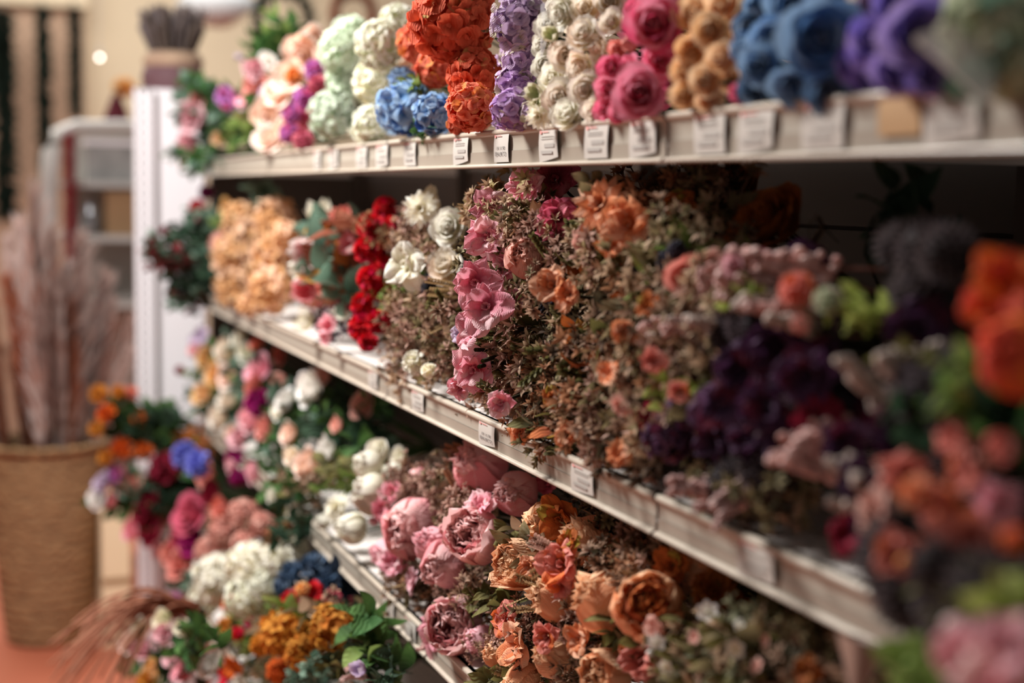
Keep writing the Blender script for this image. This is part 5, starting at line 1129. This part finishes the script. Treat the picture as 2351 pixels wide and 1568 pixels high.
B.grid(lathe([(0, 0), (rr, 0), (rr * .75, hh * .35), (rr * .35, hh * .75), (.002, hh)], 16), .5, .5, wrap=True)
far_item('felt_cone', 'dark wine red cone ornament on top of the white rack', 'ornament', B, plain('wine_felt', '5c1624', .9, noise=.3, scale=30), a, 'cone')
# orange flower head beside the cone
B = g_carn(np.random.default_rng(3)); me_r = 30 * mpr
B.V = [v * me_r for v in B.V]
far_item('amber_flower', 'amber flower head behind the wine red cone', 'flower', B, mat('apricot'), P2(285, 205, YR + .1), 'bloom')

# sheaf of lavender in a mauve pot on top of the end panel run
YS = 4.75
c = at_y(398, 200, YS); mps = depth(c) / FPX * 1.15
r = empty('lavender_sheaf', c); tag(r, 'grey lavender sheaf tied in a mauve pot standing above the white end panel', 'plant')
M_MAUVE = plain('mauve_pot', '6a4a4e', .7, noise=.3, scale=15, col2='583c42'); M_BAND = plain('straw_band', 'b4967c', .8, noise=.4, scale=25, col2='8c6c5c')
B = Buf(); B.grid(lathe([(0, -.12), (52 * mps, -.12), (62 * mps, 20 * mps), (56 * mps, 38 * mps), (0, 38 * mps)], 26), .5, .5, wrap=True); mesh_obj('pot', B, M_MAUVE, r)
B = Buf(); B.grid(lathe([(54 * mps, 36 * mps), (60 * mps, 48 * mps), (52 * mps, 66 * mps), (40 * mps, 68 * mps)], 26), .5, .5, wrap=True); mesh_obj('band', B, M_BAND, r)
rng = np.random.default_rng(12); B = Buf()
for i in range(240):
    f = rng.uniform(0, 6.3); q = rng.random() ** .5; r0 = 40 * mps * q; r1 = 66 * mps * q * (1.0); h1 = (105 + 45 * rng.random()) * mps
    a = np.array([r0 * math.cos(f), r0 * math.sin(f), 60 * mps]); e = np.array([r1 * math.cos(f), r1 * math.sin(f), h1 + 8 * mps])
    tube(B, [a, (a + e) / 2, e], .003, .0045, 4, pv=(.2, .8), pr=rng.random())
mesh_obj('stalks', B, mat('spike_lilac'), r)

B = Buf(); zt_ = c[2] - .12; box(B, -.09, .09, -.09, .09, 0, zt_)
o = empty('display_block', (c[0], YS, 0)); tag(o, 'white display block behind the end panel carrying the lavender pot', 'stand'); mesh_obj('block', B, M_WHITE, o, False)
# small lamp bulb far behind
c = at_y(229, 132, 7.2); B = Buf(); ball(B, (0, 0, 0), .009, 12, 8)
m = bpy.data.materials.new('lit_bulb'); nt, out = nodes(m); e = nt.nodes.new('ShaderNodeEmission'); e.inputs[0].default_value = (1, .95, .88, 1); e.inputs[1].default_value = 9
nt.links.new(e.outputs[0], out.inputs[0])
r = empty('light_bulb', c); tag(r, 'small lit lamp bulb shining before the cream wall', 'lamp'); mesh_obj('bulb', B, m, r)
B = Buf(); tube(B, [[0, 0, .017], [0, 0, .05]], .008, .008, 8); tube(B, [[0, 0, .05], [0, 0, 2.0]], .002, .002, 5); mesh_obj('cord', B, M_RACK, r)

# cardboard carton on the floor, between basket and shelves; sunlight put into its pale colour
Yc = 5.0; a = at_y(236, 1395, Yc); b_ = at_y(298, 1165, Yc); hh = b_[2]
r = empty('carton', ((a[0] + b_[0]) / 2, Yc + .15, 0)); tag(r, 'pale carton standing on the floor between basket and end panel', 'box')
w = abs(b_[0] - a[0]) / 2; B = Buf(); box(B, -w, w, -.15, .15, 0, hh); mesh_obj('body', B, plain('pale_carton', 'f0dcb6', .8, noise=.3, scale=3, col2='e6c8a0'), r, False)
B = Buf(); box(B, -w, w, -.152, -.150, hh * .45, hh * .5); mesh_obj('tape', B, M_KBOX, r, False)
# reed fans drooping into the aisle
a = at_y(440, 1400, 3.2)
r = empty('reed_bunch', (a[0], a[1], 0)); tag(r, 'drooping bunch of pinkish tan reeds fanning over the floor at the lower left', 'plant'); rl = np.array(r.location)
rng = np.random.default_rng(21); B = Buf()
for i in range(42):
    s = a + rng.normal(0, .015, 3); e = at_y(rng.uniform(110, 300), rng.uniform(1420, 1600), rng.uniform(3.0, 3.3)); mid = (s + e) / 2 + np.array([0, 0, .10 + .05 * rng.random()])
    q = np.linspace(0, 1, 12)[:, None]; c = (1 - q) ** 2 * s + 2 * q * (1 - q) * mid + q * q * e
    tube(B, c - rl, .004, .0025, 4, pv=(.1, 1), pr=rng.random())
mesh_obj('reeds', B, mat('plume_rust'), r)
B = Buf(); f0 = a + np.array([.02, 0, 0]); tube(B, np.array([f0, [a[0] + .02, a[1], .0]]) - rl, .012, .02, 8); mesh_obj('stem_bundle', B, mat('stem'), r)
